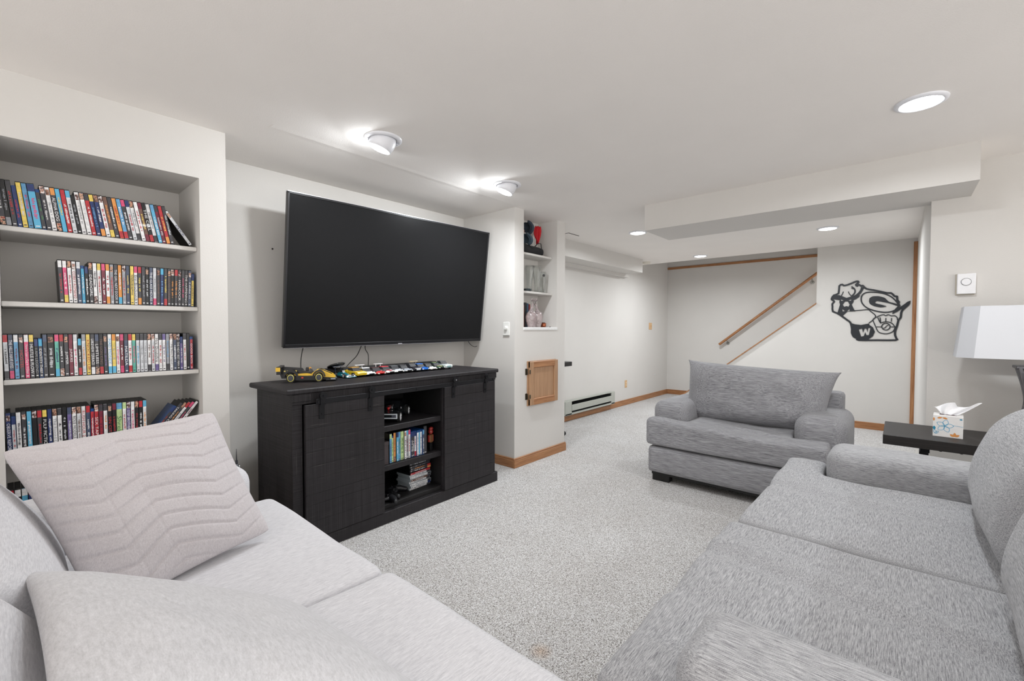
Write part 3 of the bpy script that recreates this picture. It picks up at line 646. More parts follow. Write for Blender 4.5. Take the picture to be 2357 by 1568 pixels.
for x in (-1.455, -1.162, -.508, -.187):
    h_ = MB().box(x-.014, x+.014, -.0285, -.0225, .715, .800, .001).box(x-.014, x+.014, -.043, -.037, .795, .842, .001).box(x-.014, x+.014, -.043, -.0225, .792, .800).build('hanger', BLACKMETAL, mc)
    MB().cyl((x, -.050, .842), (x, -.036, .842), .020, n=20).build('roller', BLACKMETAL, h_)
    MB().cyl((x, -.056, .842), (x, -.048, .842), .006, n=10).build('bolt', CHROME if x == -.508 else BLACKMETAL, h_); MB().cyl((x, -.033, .742), (x, -.028, .742), .005, n=8).build('bolt', BLACKMETAL, h_)
for x in (-1.478, -.83, -.110): MB().cyl((x, -.040, .811), (x, -.034, .811), .007, n=10).build('rail_bolt', BLACKMETAL, mc)
def CL(x, y, z):                              # console-local to world
    return (CX+x*math.cos(CR)-y*math.sin(CR), CY+x*math.sin(CR)+y*math.cos(CR), z)
# sound bar and puck
sb = thing('sound_bar', 'long low black sound bar behind the toy cars on the console', 'sound bar', (1.80, 2.80, .885), CR)
MB().prism([(-.03, 0), (.04, 0), (.04, .052), (-.012, .052), (-.03, .040)], 0, -.46, .46).build('body', BLACK, sb)
MB().box(-.445, .445, -.0325, -.030, .004, .036).build('grille', mat('grille_cloth', (28, 28, 29), .9, nscale=900, namp=.4), sb)
pk = thing('round_antenna', 'glossy black oval disc propped on the left end of the sound bar', 'antenna', (1.422, 2.80, .955), .3)
MB().lathe([(0, -.008), (.05, -.007), (.060, 0), (.05, .007), (0, .008)], n=32, M=Matrix.Rotation(math.radians(-18), 3, 'X') @ Matrix.Scale(1.0, 3)).build('disc', mat('gloss_black', (10, 10, 11), .08, coat=.5), pk)
MB().box(-.03, .03, .0, .03, -.010, -.001, .002).build('foot', BLACK, pk)
# ------------------------------------------------------------------ toy cars
TIRE = mat('toy_tyre', (20, 20, 20), .7)
def cm(rgb): return mat('toy_%d_%d_%d' % rgb, rgb, .3, coat=.3)
def wheel(t_, x, y, r, w, rim, ring=None):
    o = MB().cyl((x, y-w/2, r), (x, y+w/2, r), r, n=18).build('wheel', TIRE, t_)
    s = 1 if y > 0 else -1
    mb = MB().cyl((x, y+s*w*.30, r), (x, y+s*(w/2+.0006), r), r*.62, n=16)
    for k in range(5):
        a = 2*PI*k/5; mb.cyl((x, y+s*(w/2), r), (x+r*.55*math.cos(a), y+s*(w/2+.001), r+r*.55*math.sin(a)), r*.09, n=6)
    mb.build('rim', rim, o)
    if ring: MB().lathe([(r*.64, -.001), (r*.76, -.001), (r*.76, .0014), (r*.64, .0014)], (x, y+s*(w/2), r), 20, Matrix.Rotation(PI/2, 3, 'X')).build('rim_ring', ring, o)
def studs(mb, x0, x1, y0, y1, z, p=.008):
    nx = max(1, int(round((x1-x0)/p))); ny = max(1, int(round((y1-y0)/p)))
    for i in range(nx):
        for j in range(ny): mb.cyl((x0+(i+.5)*(x1-x0)/nx, y0+(j+.5)*(y1-y0)/ny, z), (x0+(i+.5)*(x1-x0)/nx, y0+(j+.5)*(y1-y0)/ny, z+.0016), .0023, n=8)
def toy_car(label, loc, rz, body, glass=(60, 62, 66), top=None, stripe=None, wing=None, grille=(25, 25, 27), kind='sport', rim=(190, 190, 192), light=(235, 235, 225)):
    t_ = thing('toy_car', label, 'toy car', loc, rz, 'small brick-built toy cars on the console'); t_.scale = (1, 1.08, 1.3)
    b = cm(body); Lh = .072; Wd = .033
    hood = {'sport': .022, 'classic': .029, 'formula': .016, 'wedge': .020}[kind]
    nose = {'sport': .013, 'classic': .026, 'formula': .009, 'wedge': .009}[kind]
    mb = MB()
    if kind == 'formula':
        mb.prism([(-.07, .006), (.074, .006), (.076, .010), (.02, .018), (-.01, .026), (-.04, .026), (-.07, .016)], 1, -.011, .011)
        mb.box(-.05, .01, -.026, .026, .006, .017, .002).box(.062, .078, -.033, .033, .004, .008, .001)
    else:
        mb.prism([(-Lh, .010), (Lh, .010), (Lh+.003, nose*.6+.004), (Lh-.004, nose), (.022, hood), (-.045, hood+.003), (-Lh, hood+.002)], 1, -Wd, Wd)
        mb.box(-.062, -.030, -Wd-.0015, Wd+.0015, .014, hood+.003, .002).box(.028, .058, -Wd-.0015, Wd+.0015, .012, hood-.002, .002)
        studs(mb, -.066, -.050, -.02, .02, hood+.003)
    mb.build('body', b, t_)
    if kind == 'formula': MB().prism([(-.035, .026), (.0, .022), (-.012, .034), (-.032, .036)], 1, -.008, .008).build('cockpit', BLACK, t_)
    else:
        MB().prism([(-.042, hood), (.024, hood-.001), (.004, hood+.016), (-.030, hood+.016)], 1, -.026, .026).build('windows', mat('toy_glass_%d' % glass[0], glass, .1, coat=1), t_)
        MB().prism([(-.032, hood+.0158), (.005, hood+.0158), (.003, hood+.019), (-.030, hood+.019)], 1, -.0265, .0265).build('roof', cm(top or body), t_)
    MB().box(Lh-.001, Lh+.0035, -.019, .019, .010, .010+max(.006, nose*.45), .001).build('grille', cm(grille), t_)
    for s in (-1, 1):
        MB().box(Lh-.010, Lh+.0025, s*.022-.006, s*.022+.006, nose*.55+.003, nose*.55+.008, .001).build('headlight', cm(light), t_)
        for x in (-.046, .044): wheel(t_, x, s*(.030 if kind == 'formula' else .029), .0115, .010, cm(rim))
    if stripe: MB().box(.024, Lh-.006, -.008, -.002, hood-.002, hood+.0008).box(.024, Lh-.006, .002, .008, hood-.002, hood+.0008).box(-.03, .004, -.008, .008, hood+.0185, hood+.0198).build('stripe', cm(stripe), t_)
    if wing: MB().box(-.078, -.062, -.034, .034, .050, .053, .001).box(-.072, -.068, -.020, -.017, hood, .050).box(-.072, -.068, .017, .020, hood, .050).build('rear_wing', cm(wing), t_)
    return t_
cars = [('teal and black toy formula car beside the big yellow racer', (20, 110, 125), dict(kind='formula', wing=(30, 40, 60))),
        ('yellow toy car with dark windows, next to the teal formula car', (232, 196, 40), dict(kind='classic', top=(180, 130, 30), grille=(200, 170, 40))),
        ('white toy car with black grille between the yellow and red cars', (240, 240, 240), dict(kind='sport', wing=(225, 225, 225))),
        ('plain bright red toy car in the row on the console', (205, 30, 30), dict(kind='wedge', top=(60, 20, 20), grille=(180, 25, 25))),
        ('white toy car with red stripes right of the red car', (232, 232, 232), dict(kind='sport', stripe=(205, 40, 60), wing=(235, 235, 235), top=(200, 60, 70))),
        ('white toy coupe with black grille left of the silver one', (226, 230, 236), dict(kind='sport', top=(90, 95, 100))),
        ('silver toy coupe with black grille left of the dark classic', (176, 182, 190), dict(kind='sport', top=(60, 62, 66))),
        ('dark classic toy car with wide silver grille', (34, 32, 42), dict(kind='classic', grille=(210, 214, 218), top=(30, 28, 34))),
        ('bright blue toy race car with pale gold rear wing', (30, 110, 205), dict(kind='sport', wing=(222, 200, 160), grille=(30, 100, 190))),
        ('plain white low wedge toy car right of the blue racer', (244, 244, 240), dict(kind='wedge', grille=(230, 230, 228), top=(60, 60, 62))),
        ('dark green toy car with pale yellow stripes', (16, 72, 52), dict(kind='sport', stripe=(232, 226, 160))),
        ('pale grey classic toy car at the right end of the row', (222, 232, 232), dict(kind='classic', grille=(130, 160, 160), top=(110, 112, 112)))]
for i, (lb, c, kw) in enumerate(cars):
    toy_car(lb, (1.412+i*.0755, 2.672+i*.0022, .885), -PI/2+.10+.05*math.sin(i*2.1), c, **kw)
# large black and yellow racer
rc = thing('toy_race_car', 'large black and yellow brick-built toy race car on the console', 'toy car', (1.170, 2.655, .885), math.radians(-30)); rc.scale = (.88, .95, 1.06)
YL = cm((236, 190, 50)); BK = cm((22, 22, 24)); AM = cm((214, 150, 40))
MB().prism([(-.155, .020), (.10, .012), (.165, .010), (.170, .016), (.10, .030), (.05, .050), (-.02, .058), (-.06, .070), (-.15, .066), (-.165, .045)], 1, -.022, .022).build('body', BK, rc)
for s in (-1, 1):
    MB().prism([(-.12, .012), (.085, .010), (.085, .022), (.05, .040), (-.03, .042), (-.12, .030)], 1, s*.050-.014, s*.050+.014).build('side_pod', BK, rc)
    MB().prism([(-.12, .044), (.0, .048), (.055, .040), (.055, .036), (0, .036), (-.12, .040)], 1, s*.052-.013, s*.052+.013).build('side_panel', YL, rc)
    pts = [(.078+.040*math.cos(a), .030+.036*math.sin(a)) for a in [PI*k/8 for k in range(9)]]
    MB().prism(pts+[(.078+.033*math.cos(a), .030+.029*math.sin(a)) for a in [PI*k/8 for k in range(8, -1, -1)]], 1, s*.064-.014, s*.064+.014).build('fender', BK, rc)
    pts = [(-.092+.046*math.cos(a), .030+.040*math.sin(a)) for a in [PI*k/8 for k in range(9)]]
    MB().prism(pts+[(-.092+.035*math.cos(a), .030+.029*math.sin(a)) for a in [PI*k/8 for k in range(8, -1, -1)]], 1, s*.064-.016, s*.064+.016).build('fender', BK, rc)
    for x in (-.092, .078): wheel(rc, x, s*.068, .026, .022, cm((70, 72, 78)), cm((226, 216, 110)))
MB().prism([(.030, .046), (.060, .064), (.10, .060), (.160, .036), (.176, .020), (.10, .026)], 1, -.052, .052).build('nose', YL, rc); MB().prism([(.07, .0645), (.10, .0615), (.155, .0395), (.150, .0375), (.10, .058), (.07, .060)], 1, -.018, .018).build('nose_vent', BK, rc)
MB().box(.120, .185, -.062, .062, .006, .011, .001).box(.14, .19, -.055, -.035, .011, .020, .002).build('front_wing', BK, rc)
MB().box(.150, .180, -.058, -.030, .0115, .0150, .001).box(.150, .180, .030, .058, .0115, .0150, .001).build('headlight', cm((200, 215, 225)), rc)
MB().prism([(-.17, .070), (-.02, .062), (-.03, .075), (-.165, .086)], 1, -.003, .003).build('fin', BK, rc)
MB().box(-.180, -.150, -.062, .062, .080, .086, .001).box(-.178, -.150, -.064, -.060, .045, .088, .001).box(-.178, -.150, .060, .064, .045, .088, .001).build('rear_wing', BK, rc)
MB().box(-.182, -.155, -.0655, -.0640, .062, .084).box(-.182, -.179, -.05, .05, .070, .084).build('wing_panel', YL, rc)
MB().box(-.01, .012, -.012, .012, .058, .078, .003).build('seat', BK, rc)
MB().prism([(.010, .060), (.045, .050), (.030, .070), (.018, .074)], 1, -.018, .018).build('windscreen', mat('toy_glass_60', (60, 62, 66), .1, coat=1), rc)
MB().prism([(.0, .074), (.018, .080), (.028, .070), (.014, .062)], 1, -.010, .010).build('cockpit_trim', AM, rc)
mb = MB()
for k in range(5): mb.box(-.140+k*.017, -.130+k*.017, -.0235, -.0222, .056, .064)
mb.build('side_marks', cm((225, 205, 120)), rc)
MB().box(-.03, -.018, -.0655, -.0642, .022, .029).build('badge', cm((215, 60, 50)), rc)
# ------------------------------------------------------------------ things in the console
def on_shelf(x, y, z): return CL(x, y, z)
mcar = thing('toy_muscle_car', 'black brick-built toy muscle car with chrome bumper on the upper console shelf', 'toy car', (1.697, 2.556, .595), -2.41); mcar.scale = (.98, 1.02, 1.12)
GB = mat('gloss_black', (10, 10, 11), .08, coat=.5)
MB().prism([(-.19, .03), (.19, .025), (.192, .062), (.08, .074), (-.10, .076), (-.19, .070)], 1, -.066, .066).box(-.15, -.08, -.074, .074, .062, .072, .003).box(.09, .16, -.074, .074, .060, .068, .003).build('body', mat('gloss_car_black', (34, 38, 40), .15, coat=.6), mcar)
MB().prism([(-.13, .075), (.06, .073), (.02, .108), (-.07, .110)], 1, -.058, .058).build('cabin', mat('toy_glass_30', (30, 32, 35), .1, coat=1), mcar)
for s in (-1, 1):
    MB().tube([(.065, s*.062, .074), (.02, s*.060, .110), (-.03, s*.058, .113)], .0025, 6).build('pillar', CHROME, mcar)
    for x in (-.115, .125): wheel(mcar, x, s*.068, .030, .020, cm((225, 225, 228)), cm((200, 200, 205)))
    MB().box(.10, .105, s*.076-.002, s*.076+.002, .075, .085).build('mirror', CHROME, mcar)
MB().box(.188, .197, -.070, .070, .052, .058, .002).box(.188, .197, -.070, .070, .030, .036, .002).box(.188, .197, -.072, -.066, .030, .058, .001).box(.188, .197, .066, .072, .030, .058, .001).build('front_bumper', cm((205, 212, 218)), mcar)
mb = MB()
for k in range(4):
    for s in (-1, 1): mb.box(.188, .193, s*(.040+k*.007)-.002, s*(.040+k*.007)+.002, .038, .050)
mb.build('headlight', cm((90, 95, 110)), mcar)
mb = MB().box(.06, .11, -.022, .022, .072, .090, .003)
for k in range(4): mb.cyl((.07+k*.011, -.020, .090), (.07+k*.011, .020, .094), .006, n=8)
mb.build('engine', CHROME, mcar)
MB().ball((.125, .0, .078), .009, 10).build('red_cap', cm((200, 30, 30)), mcar)
bx = thing('storage_box', 'dark brown box at the left end of the middle console shelf', 'box', on_shelf(-1.030, .16, .350), CR)
MB().box(-.035, .033, -.125, .10, 0, .141, .002).build('box', mat('brown_card', (72, 64, 66), .7, nscale=40, namp=.12), bx)
MB().box(-.036, .034, -.127, .102, .120, .144, .002).build('lid', mat('brown_card', (72, 64, 66)), bx)
yb = thing('yellow_book', 'yellow book lying on top of the dark brown box', 'book', on_shelf(-1.035, .16, .494), CR)
MB().box(-.028, .050, -.05, .08, 0.0005, .040, .001).build('pages', mat('book_paper', (214, 205, 180), .8), yb); MB().box(-.030, .052, -.052, .08, .036, .042, .001).box(.050, .053, -.052, .08, 0.0005, .042).build('cover', cm((196, 168, 40)), yb)
def controller(label, loc, rz):
    c_ = thing('game_controller', label, 'game controller', loc, rz, 'game controllers')
    CT = mat('controller_black', (24, 24, 27), .4)
    MB().ball((0, 0, .024), .05, 20, (1.1, .75, .36)).build('body', CT, c_)
    for s in (-1, 1):
        MB().tube([(s*.035, .0, .026), (s*.058, -.03, .024), (s*.066, -.065, .018)], [.022, .021, .015], 12).ball((s*.066, -.067, .018), .015, 12).build('grip', CT, c_)
        MB().cyl((s*.022, -.018, .036), (s*.022, -.018, .050), .007).cyl((s*.022, -.018, .050), (s*.022, -.018, .054), .010, n=14).build('thumb_stick', CT, c_)
    MB().box(-.012, .012, .0, .022, .0405, .0435, .001).build('touch_pad', mat('dark_grey_plastic', (58, 58, 64), .3), c_)
    mb = MB()
    for a in range(4): mb.cyl((.04+.010*math.cos(a*PI/2), .010+.010*math.sin(a*PI/2), .036), (.04+.010*math.cos(a*PI/2), .010+.010*math.sin(a*PI/2), .042), .004, n=8)
    mb.build('buttons', mat('dark_grey_plastic', (58, 58, 64)), c_)
controller('black game controller at the front left of the bottom console shelf', on_shelf(-1.010, .075, .105), -.5)
controller('black game controller behind, leaning toward the disc case stack', on_shelf(-.905, .135, .105), .6)
# red and dark figure beside the discs
fg = thing('toy_figure', 'small red and dark toy figure at the right end of the middle console shelf', 'toy', on_shelf(-.635, .07, .350), .2)
RD = cm((150, 40, 34))
MB().box(-.012, -.002, -.008, .008, 0, .06, .002).box(.002, .012, -.008, .008, 0, .06, .002).build('legs', BLACK, fg)
MB().box(-.016, .016, -.011, .011, .06, .115, .004).build('torso', cm((120, 80, 50)), fg)
MB().box(-.024, -.016, -.008, .008, .065, .112, .003).box(.016, .024, -.008, .008, .065, .112, .003).build('arms', RD, fg)
MB().ball((0, 0, .135), .018, 12).build('head', RD, fg); MB().ball((.004, 0, .155), .016, 10, (1.2, .9, .8)).build('crest', RD, fg)
# ------------------------------------------------------------------ wall art
D={'outline':[(398,1779),(382,1767),(406,1737),(394,1722),(379,1736),(356,1719),(341,1722),(307,1682),(241,1663),(181,1644),(117,1622),(83,1620),(62,1598),(49,1581),(29,1577),(26,1536),(11,1514),(16,1493),(6,1471),(26,1441),(56,1388),(-6,1440),(-70,1506),(-77,1503),(-68,1476),(-25,1424),(-11,1389),(-8,1335),(11,1302),(22,1237),(37,1177),(37,1128),(26,1095),(32,1072),(192,1069),(367,1066),(383,1087),(417,1109),(436,1158),(435,1198),(450,1276),(480,1308),(532,1355),(584,1397),(628,1421),(632,1480),(634,1515),(616,1538),(626,1556),(644,1574),(621,1620),(574,1641),(568,1732),(539,1748),(525,1735),(488,1740),(442,1760)],'deer':[(567,1620),(494,1582),(426,1607),(363,1607),(376,1585),(403,1561),(425,1553),(425,1530),(442,1499),(419,1439),(405,1415),(482,1414),(532,1358),(582,1396),(558,1503),(566,1536),(559,1556),(621,1570),(642,1574),(621,1617)],'nose':[(507,1539),(480,1538),(463,1497),(474,1472),(490,1481),(516,1473),(530,1500)],'eye1':[(552,1565),(536,1562),(521,1548),(545,1547)],'eye2':[(475,1547),(462,1559),(444,1562),(452,1544)],'v1':[(534,1448),(505,1421),(529,1416)],'v2':[(460,1448),(463,1420),(489,1419)],'ear':[(630,1591),(578,1565),(621,1570)],'ear2':[(403,1572),(365,1597),(376,1574),(407,1561)],'ring':[(353,1550),(345,1606),(302,1638),(223,1636),(138,1613),(74,1571),(28,1509),(14,1465),(34,1428),(79,1403),(138,1397),(219,1416),(294,1452),(337,1501)],'g':[(280,1530),(274,1569),(244,1589),(192,1588),(137,1567),(98,1520),(23,1490),(4,1470),(23,1467),(94,1500),(206,1532),(221,1508),(156,1484),(120,1468),(143,1459),(177,1456),(233,1473),(269,1499)],'g1':[(239,1313),(226,1330),(171,1362),(142,1369),(125,1358),(100,1368),(74,1354),(45,1356),(24,1335),(20,1305)],'g2':[(239,1305),(216,1238),(189,1171),(150,1149),(100,1148),(54,1176),(37,1232)],'g3':[(196,1338),(170,1271),(175,1338)],'g4':[(122,1331),(123,1287)],'g5':[(72,1330),(73,1287)],'g6':[(170,1271),(144,1282),(111,1286),(69,1270),(43,1232)],'ball':[(83,1229),(88,1209),(101,1195),(119,1189),(138,1195),(152,1209),(157,1229),(153,1249),(139,1264),(121,1269),(102,1263),(88,1249)],'l1':[(207,1227),(156,1226)],'l2':[(84,1226),(39,1226)],'st':[(144,1210),(124,1218),(116,1237),(96,1248)],'a1':[(449,1717),(421,1690),(413,1655),(424,1624),(449,1600)],'a2':[(450,1697),(423,1684)],'a3':[(477,1659),(468,1630),(449,1606)],'a4':[(527,1661),(535,1633),(548,1608)],'a5':[(348,1705),(357,1664),(386,1622),(421,1593)],'a6':[(334,1696),(364,1630),(395,1609)],'plate':[(452,1276),(406,1258),(348,1250),(299,1261),(277,1266),(264,1244),(237,1221),(218,1171),(236,1115),(278,1077),(367,1070),(417,1107),(436,1158)],'w':[(369,1196),(339,1207),(329,1156),(314,1207),(298,1207),(287,1159),(281,1213),(260,1215),(274,1128),(296,1128),(307,1165),(321,1116),(345,1109)],'pen':[(-70,1515),(-83,1506),(-71,1467),(-31,1425),(-17,1405),(-7,1435),(56,1379),(65,1392),(-6,1459)],'arm':[(418,1424),(347,1428),(285,1432),(263,1412),(218,1363),(228,1322),(278,1269)]}
wa = thing('metal_wall_art', 'black cut-metal state outline with team emblems hung on the stair wall', 'wall art', (xDW, .28, 1.43))
ART = mat('art_black', (27, 31, 37), .5)
def rel(k): return [((y/1000-.28), z/1000-1.43) for y, z in D[k]]
def cmr(P, n_):
    Q = []; N = len(P)
    for i in range(N):
        a, b, c, d = (Vector(P[(i+k) % N]) for k in (-1, 0, 1, 2))
        for q in range(n_):
            t_ = q/n_; w_ = .5*((2*b)+(c-a)*t_+(2*a-5*b+4*c-d)*t_*t_+(3*b-a-3*c+d)*t_**3); Q.append(tuple(w_*.6+(b+(c-b)*t_)*.4))
    return Q
def plate2d(name, polys, dx, m=ART, parent=wa, th=.003, sm=4):
    c = bpy.data.curves.new(name, 'CURVE'); c.dimensions = '2D'; c.fill_mode = 'BOTH'; c.extrude = th/2
    for P in polys:
        if sm: P = cmr(P, sm)
        s = c.splines.new('POLY'); s.points.add(len(P)-1)
        for i, (y, z) in enumerate(P): s.points[i].co = (-y, z, 0, 1)
        s.use_cyclic_u = True
    o = bpy.data.objects.new(name, c); me = bpy.data.meshes.new_from_object(o); bpy.data.objects.remove(o)
    me.transform(Matrix(((0, 0, -1, dx), (-1, 0, 0, 0), (0, 1, 0, 0), (0, 0, 0, 1)))); me.materials.clear()
    return link(name, me, m, parent)
def stroke(name, keys, w, dx, closed=False, parent=wa, m=ART, smooth=0):
    mb = MB()
    for k in keys:
        P = rel(k)
        if smooth:
            Q = []; n_ = len(P)
            for i in range(n_ if closed else n_-1):
                g = lambda j: Vector(P[j % n_]) if closed else Vector(P[min(max(j, 0), n_-1)])
                a, b, c, d = g(i-1), g(i), g(i+1), g(i+2)
                for q in range(smooth):
                    t_ = q/smooth; Q.append(.5*((2*b)+(c-a)*t_+(2*a-5*b+4*c-d)*t_*t_+(3*b-a-3*c+d)*t_**3))
            if not closed: Q.append(Vector(P[-1]))
            P = [tuple(q) for q in Q]
        n_ = len(P); L_ = []; R_ = []
        for i in range(n_):
            a = Vector(P[(i-1) % n_ if closed else max(i-1, 0)]); b = Vector(P[i]); c = Vector(P[(i+1) % n_ if closed else min(i+1, n_-1)])
            d1 = (b-a).normalized() if (b-a).length > 0 else (c-b).normalized(); d2 = (c-b).normalized() if (c-b).length > 0 else d1
            nn = Vector((-(d1.y+d2.y), d1.x+d2.x)); nn = nn.normalized() if nn.length > .2 else Vector((-d1.y, d1.x)); sc = 1/max(.6, nn.dot(Vector((-d1.y, d1.x))))
            L_.append(b+nn*w/2*sc); R_.append(b-nn*w/2*sc)
        v = [(x, p.x, p.y) for x in (dx-.0015, dx+.0015) for S_ in (L_, R_) for p in S_]
        f = []
        for i in range(n_ if closed else n_-1):
            j = (i+1) % n_; f += [(i, j, n_+j, n_+i), (2*n_+i, 3*n_+i, 3*n_+j, 2*n_+j), (i, 2*n_+i, 2*n_+j, j), (n_+i, n_+j, 3*n_+j, 3*n_+i)]
        if not closed: f += [(0, n_, 3*n_, 2*n_), (n_-1, 3*n_-1, 4*n_-1, 2*n_-1)]
        mb._add(v, f)
    return mb.build(name, m, parent)
stroke('state_outline', ['outline'], .020, -.008, True, smooth=2); plate2d('peninsula', [rel('pen')], -.0085)
plate2d('deer_emblem', [rel(k) for k in ('deer', 'nose', 'eye1', 'eye2', 'v1', 'v2')], -.0082, sm=0)
stroke('antler', ['a1'], .015, -.0086, smooth=3); stroke('antler', ['a2', 'a3', 'a4'], .009, -.0088, smooth=3); stroke('antler', ['a5'], .020, -.0094, smooth=3); stroke('antler', ['a6'], .014, -.0104, smooth=3)
stroke('oval_ring', ['ring'], .014, -.0083, True, smooth=4); plate2d('letter_g', [rel('g')], -.0087)
stroke('glove_emblem', ['g1', 'g2', 'g3', 'g6'], .010, -.0085, smooth=3); stroke('glove_lines', ['g4', 'g5', 'l1', 'l2', 'st'], .008, -.0089); stroke('ball', ['ball'], .010, -.0091, True, smooth=3)
plate2d('letter_plate', [rel('plate')+[], rel('w')], -.0083, sm=0); stroke('brow_line', ['arm'], .010, -.0086, smooth=3); 
# ------------------------------------------------------------------ film cases
CC = dict(k=(20, 20, 23), K=(62, 61, 66), w=(232, 230, 232), W=(206, 208, 212), r=(182, 46, 54), b=(24, 108, 190), B=(34, 52, 104), c=(98, 156, 198), y=(228, 200, 96),
          o=(236, 164, 98), p=(214, 78, 122), m=(118, 36, 56), g=(70, 130, 84), t=(96, 176, 160), v=(110, 96, 150), n=(112, 82, 70), s=(150, 152, 158), d=(70, 80, 104), l=(188, 212, 150))
CN = dict(k='black', K='charcoal', w='white', W='silver', r='red', b='blue', B='navy', c='azure', y='yellow', o='orange', p='pink', m='maroon', g='green', t='mint', v='violet', n='brown', s='grey', d='slate', l='lime')
def pic(i):
    nm = 'picture_print_%d' % (i % 5)
    if nm in MATS: return MATS[nm]
    t = NT(nm); no = t.add('ShaderNodeTexNoise', noise_dimensions='4D', Scale=110.0, Detail=2.0, W=i*3.3); t.link(objcoord(t, (1, 1, 1)), no.inputs['Vector'])
    P_ = [[(30, 26, 28), (200, 150, 125), (90, 60, 50)], [(210, 205, 205), (120, 80, 70), (40, 36, 40)], [(60, 70, 100), (216, 170, 140), (30, 30, 36)], [(150, 60, 50), (220, 180, 150), (50, 40, 40)], [(90, 90, 96), (190, 140, 120), (225, 222, 220)]][i % 5]
    t.link(ramp(t, no.outputs['Fac'], [(.38, lin(P_[0])), (.5, lin(P_[1])), (.6, lin(P_[2]))]), t.b.inputs['Base Color']); t.b.inputs['Roughness'].default_value = .35
    MATS[nm] = t.m; return t.m
def pm(k): return mat('print_'+CN[k].replace(' ', '_'), CC[k], .35, nscale=55, namp=.28, coat=.2)
CASEC = mat('case_clear', (168, 176, 182), .25, coat=.4); CASEB = mat('case_black', (17, 17, 19), .4); CASEBL = mat('case_blue', (22, 70, 130), .3)
def place_text(s, col, parent, w, L, zc, x=0, y=-.0012, name='title', horiz=False):
    me, v, lo, hi = text_mesh(s, 0)
    sw, sh = hi[0]-lo[0], hi[1]-lo[1]; k = min(L/sw, w/sh*1.6); kx = min(L/sw, k); ky = min(w/sh, kx*1.5)
    a = (v[:, 0]-(lo[0]+hi[0])/2)*kx; b = (v[:, 1]-(lo[1]+hi[1])/2)*ky
    if horiz: q = np.stack([x+a, np.full(len(a), y), zc+b], 1)
    else: q = np.stack([x+b, np.full(len(a), y), zc-a], 1)
    me.vertices.foreach_set('co', q.ravel()); me.update()
    return link(name, me, pm(col) if isinstance(col, str) else col, parent)
def marks(col, parent, w, L, zc, sd, name='title'):
    rg = random.Random(sd); mb = MB(); z = zc+L/2
    while z > zc-L/2:
        h = rg.uniform(.0035, .0075); ww = w*rg.uniform(.45, 1)/2; o_ = w*rg.uniform(-.12, .12); y = -.0012
        if rg.random() < .86:
            if rg.random() < .5: mb._add([(o_-ww, y, z-h*.8), (o_+ww, y, z-h*.8), (o_+ww, y, z-h*.45), (o_-ww, y, z-h*.45)], [(0, 1, 2, 3)]); mb._add([(o_-ww, y, z-h*.2), (o_+ww, y, z-h*.2), (o_+ww, y, z), (o_-ww, y, z)], [(0, 1, 2, 3)])
            else: mb._add([(o_-ww, y, z-h*.8), (o_+ww, y, z-h*.8), (o_+ww, y, z-h*.1), (o_-ww, y, z-h*.1)], [(0, 1, 2, 3)])
        z -= h
    return mb.build(name, pm(col), parent)
ORD = lambda n: '%d%s' % (n, 'th' if 10 < n % 100 < 14 else {1: 'st', 2: 'nd', 3: 'rd'}.get(n % 10, 'th'))
def film_case(spec, w, where, i, group, loc, ry=0, extra='', rz=0, dep=.135, hs=None):
    base, tp, bt, ti, tc, kind = (spec.split(';')+['']*6)[:6]
    blu = 'b' in kind; h = hs or (.171 if blu else .190); t_ = thing('film_case', '', 'disc case', loc, rz, group); t_.rotation_euler = (0, ry, rz)
    nm = CN[base]; lab = '%s %scase' % (nm, 'short ' if blu else ('wide ' if 'x' in kind else 'disc '))
    lab += (', %s lettering' % CN[tc]) if tc else ', plain spine'
    if tp: lab += ', picture top band' if tp == 'n' else ', %s top band' % CN[tp]
    t_['label'] = ' '.join(lab.split()) + ', %s' % (extra or '%s from left %s' % (ORD(i), where.replace('bookcase ', '')))
    MB().box(-w/2, w/2, .0006, dep, 0, h, .0012).build('case', CASEC if 'c' in kind else CASEBL if blu and base not in 'k' else CASEB, t_)
    sw = w-.0024
    sl = MB().box(-sw/2, sw/2, -.0004, .003, .003 if not blu else .004, h-.004 if not blu else h-.014).build('sleeve', pm(base), t_)
    lo, hi = .016, h-.020
    if tp: MB().box(-sw/2, sw/2, -.0008, .0, h-(.034 if len(tp) == 1 else .05), h-.0045).build('top_band', pic(i) if tp == 'n' else pm(tp[0]), sl)
    if tp: hi = h-.040
    if bt: MB().box(-sw/2, sw/2, -.0008, .0, .0045, .036).build('bottom_band', pic(i+2) if bt == 'n' else pm(bt[0]), sl); lo = .042
    if not tp and not bt and i % 3 == 1 and 'b' not in kind: MB().box(-sw*.42, sw*.42, -.0009, .0, h-.038, h-.014).build('picture', pic(i), sl); hi = h-.042
    if ti:
        if ti == '#': marks(tc, sl, sw*.55, (hi-lo)*.62, (hi+lo)/2+.004, i*31+len(where))
        else: place_text(ti, tc, sl, sw*.80, (hi-lo)*.92, (hi+lo)/2)
    if not bt and 'n' not in kind:               # small format mark near the foot of the spine
        c2 = 'w' if base not in 'wWycolt' else 'K'
        mb = MB(); mb._add([(-sw*.3, -.0012, .010), (sw*.3, -.0012, .010), (sw*.3, -.0012, .014), (-sw*.3, -.0012, .014)], [(0, 1, 2, 3)]); mb.build('format_mark', pm(c2), sl)
    return t_
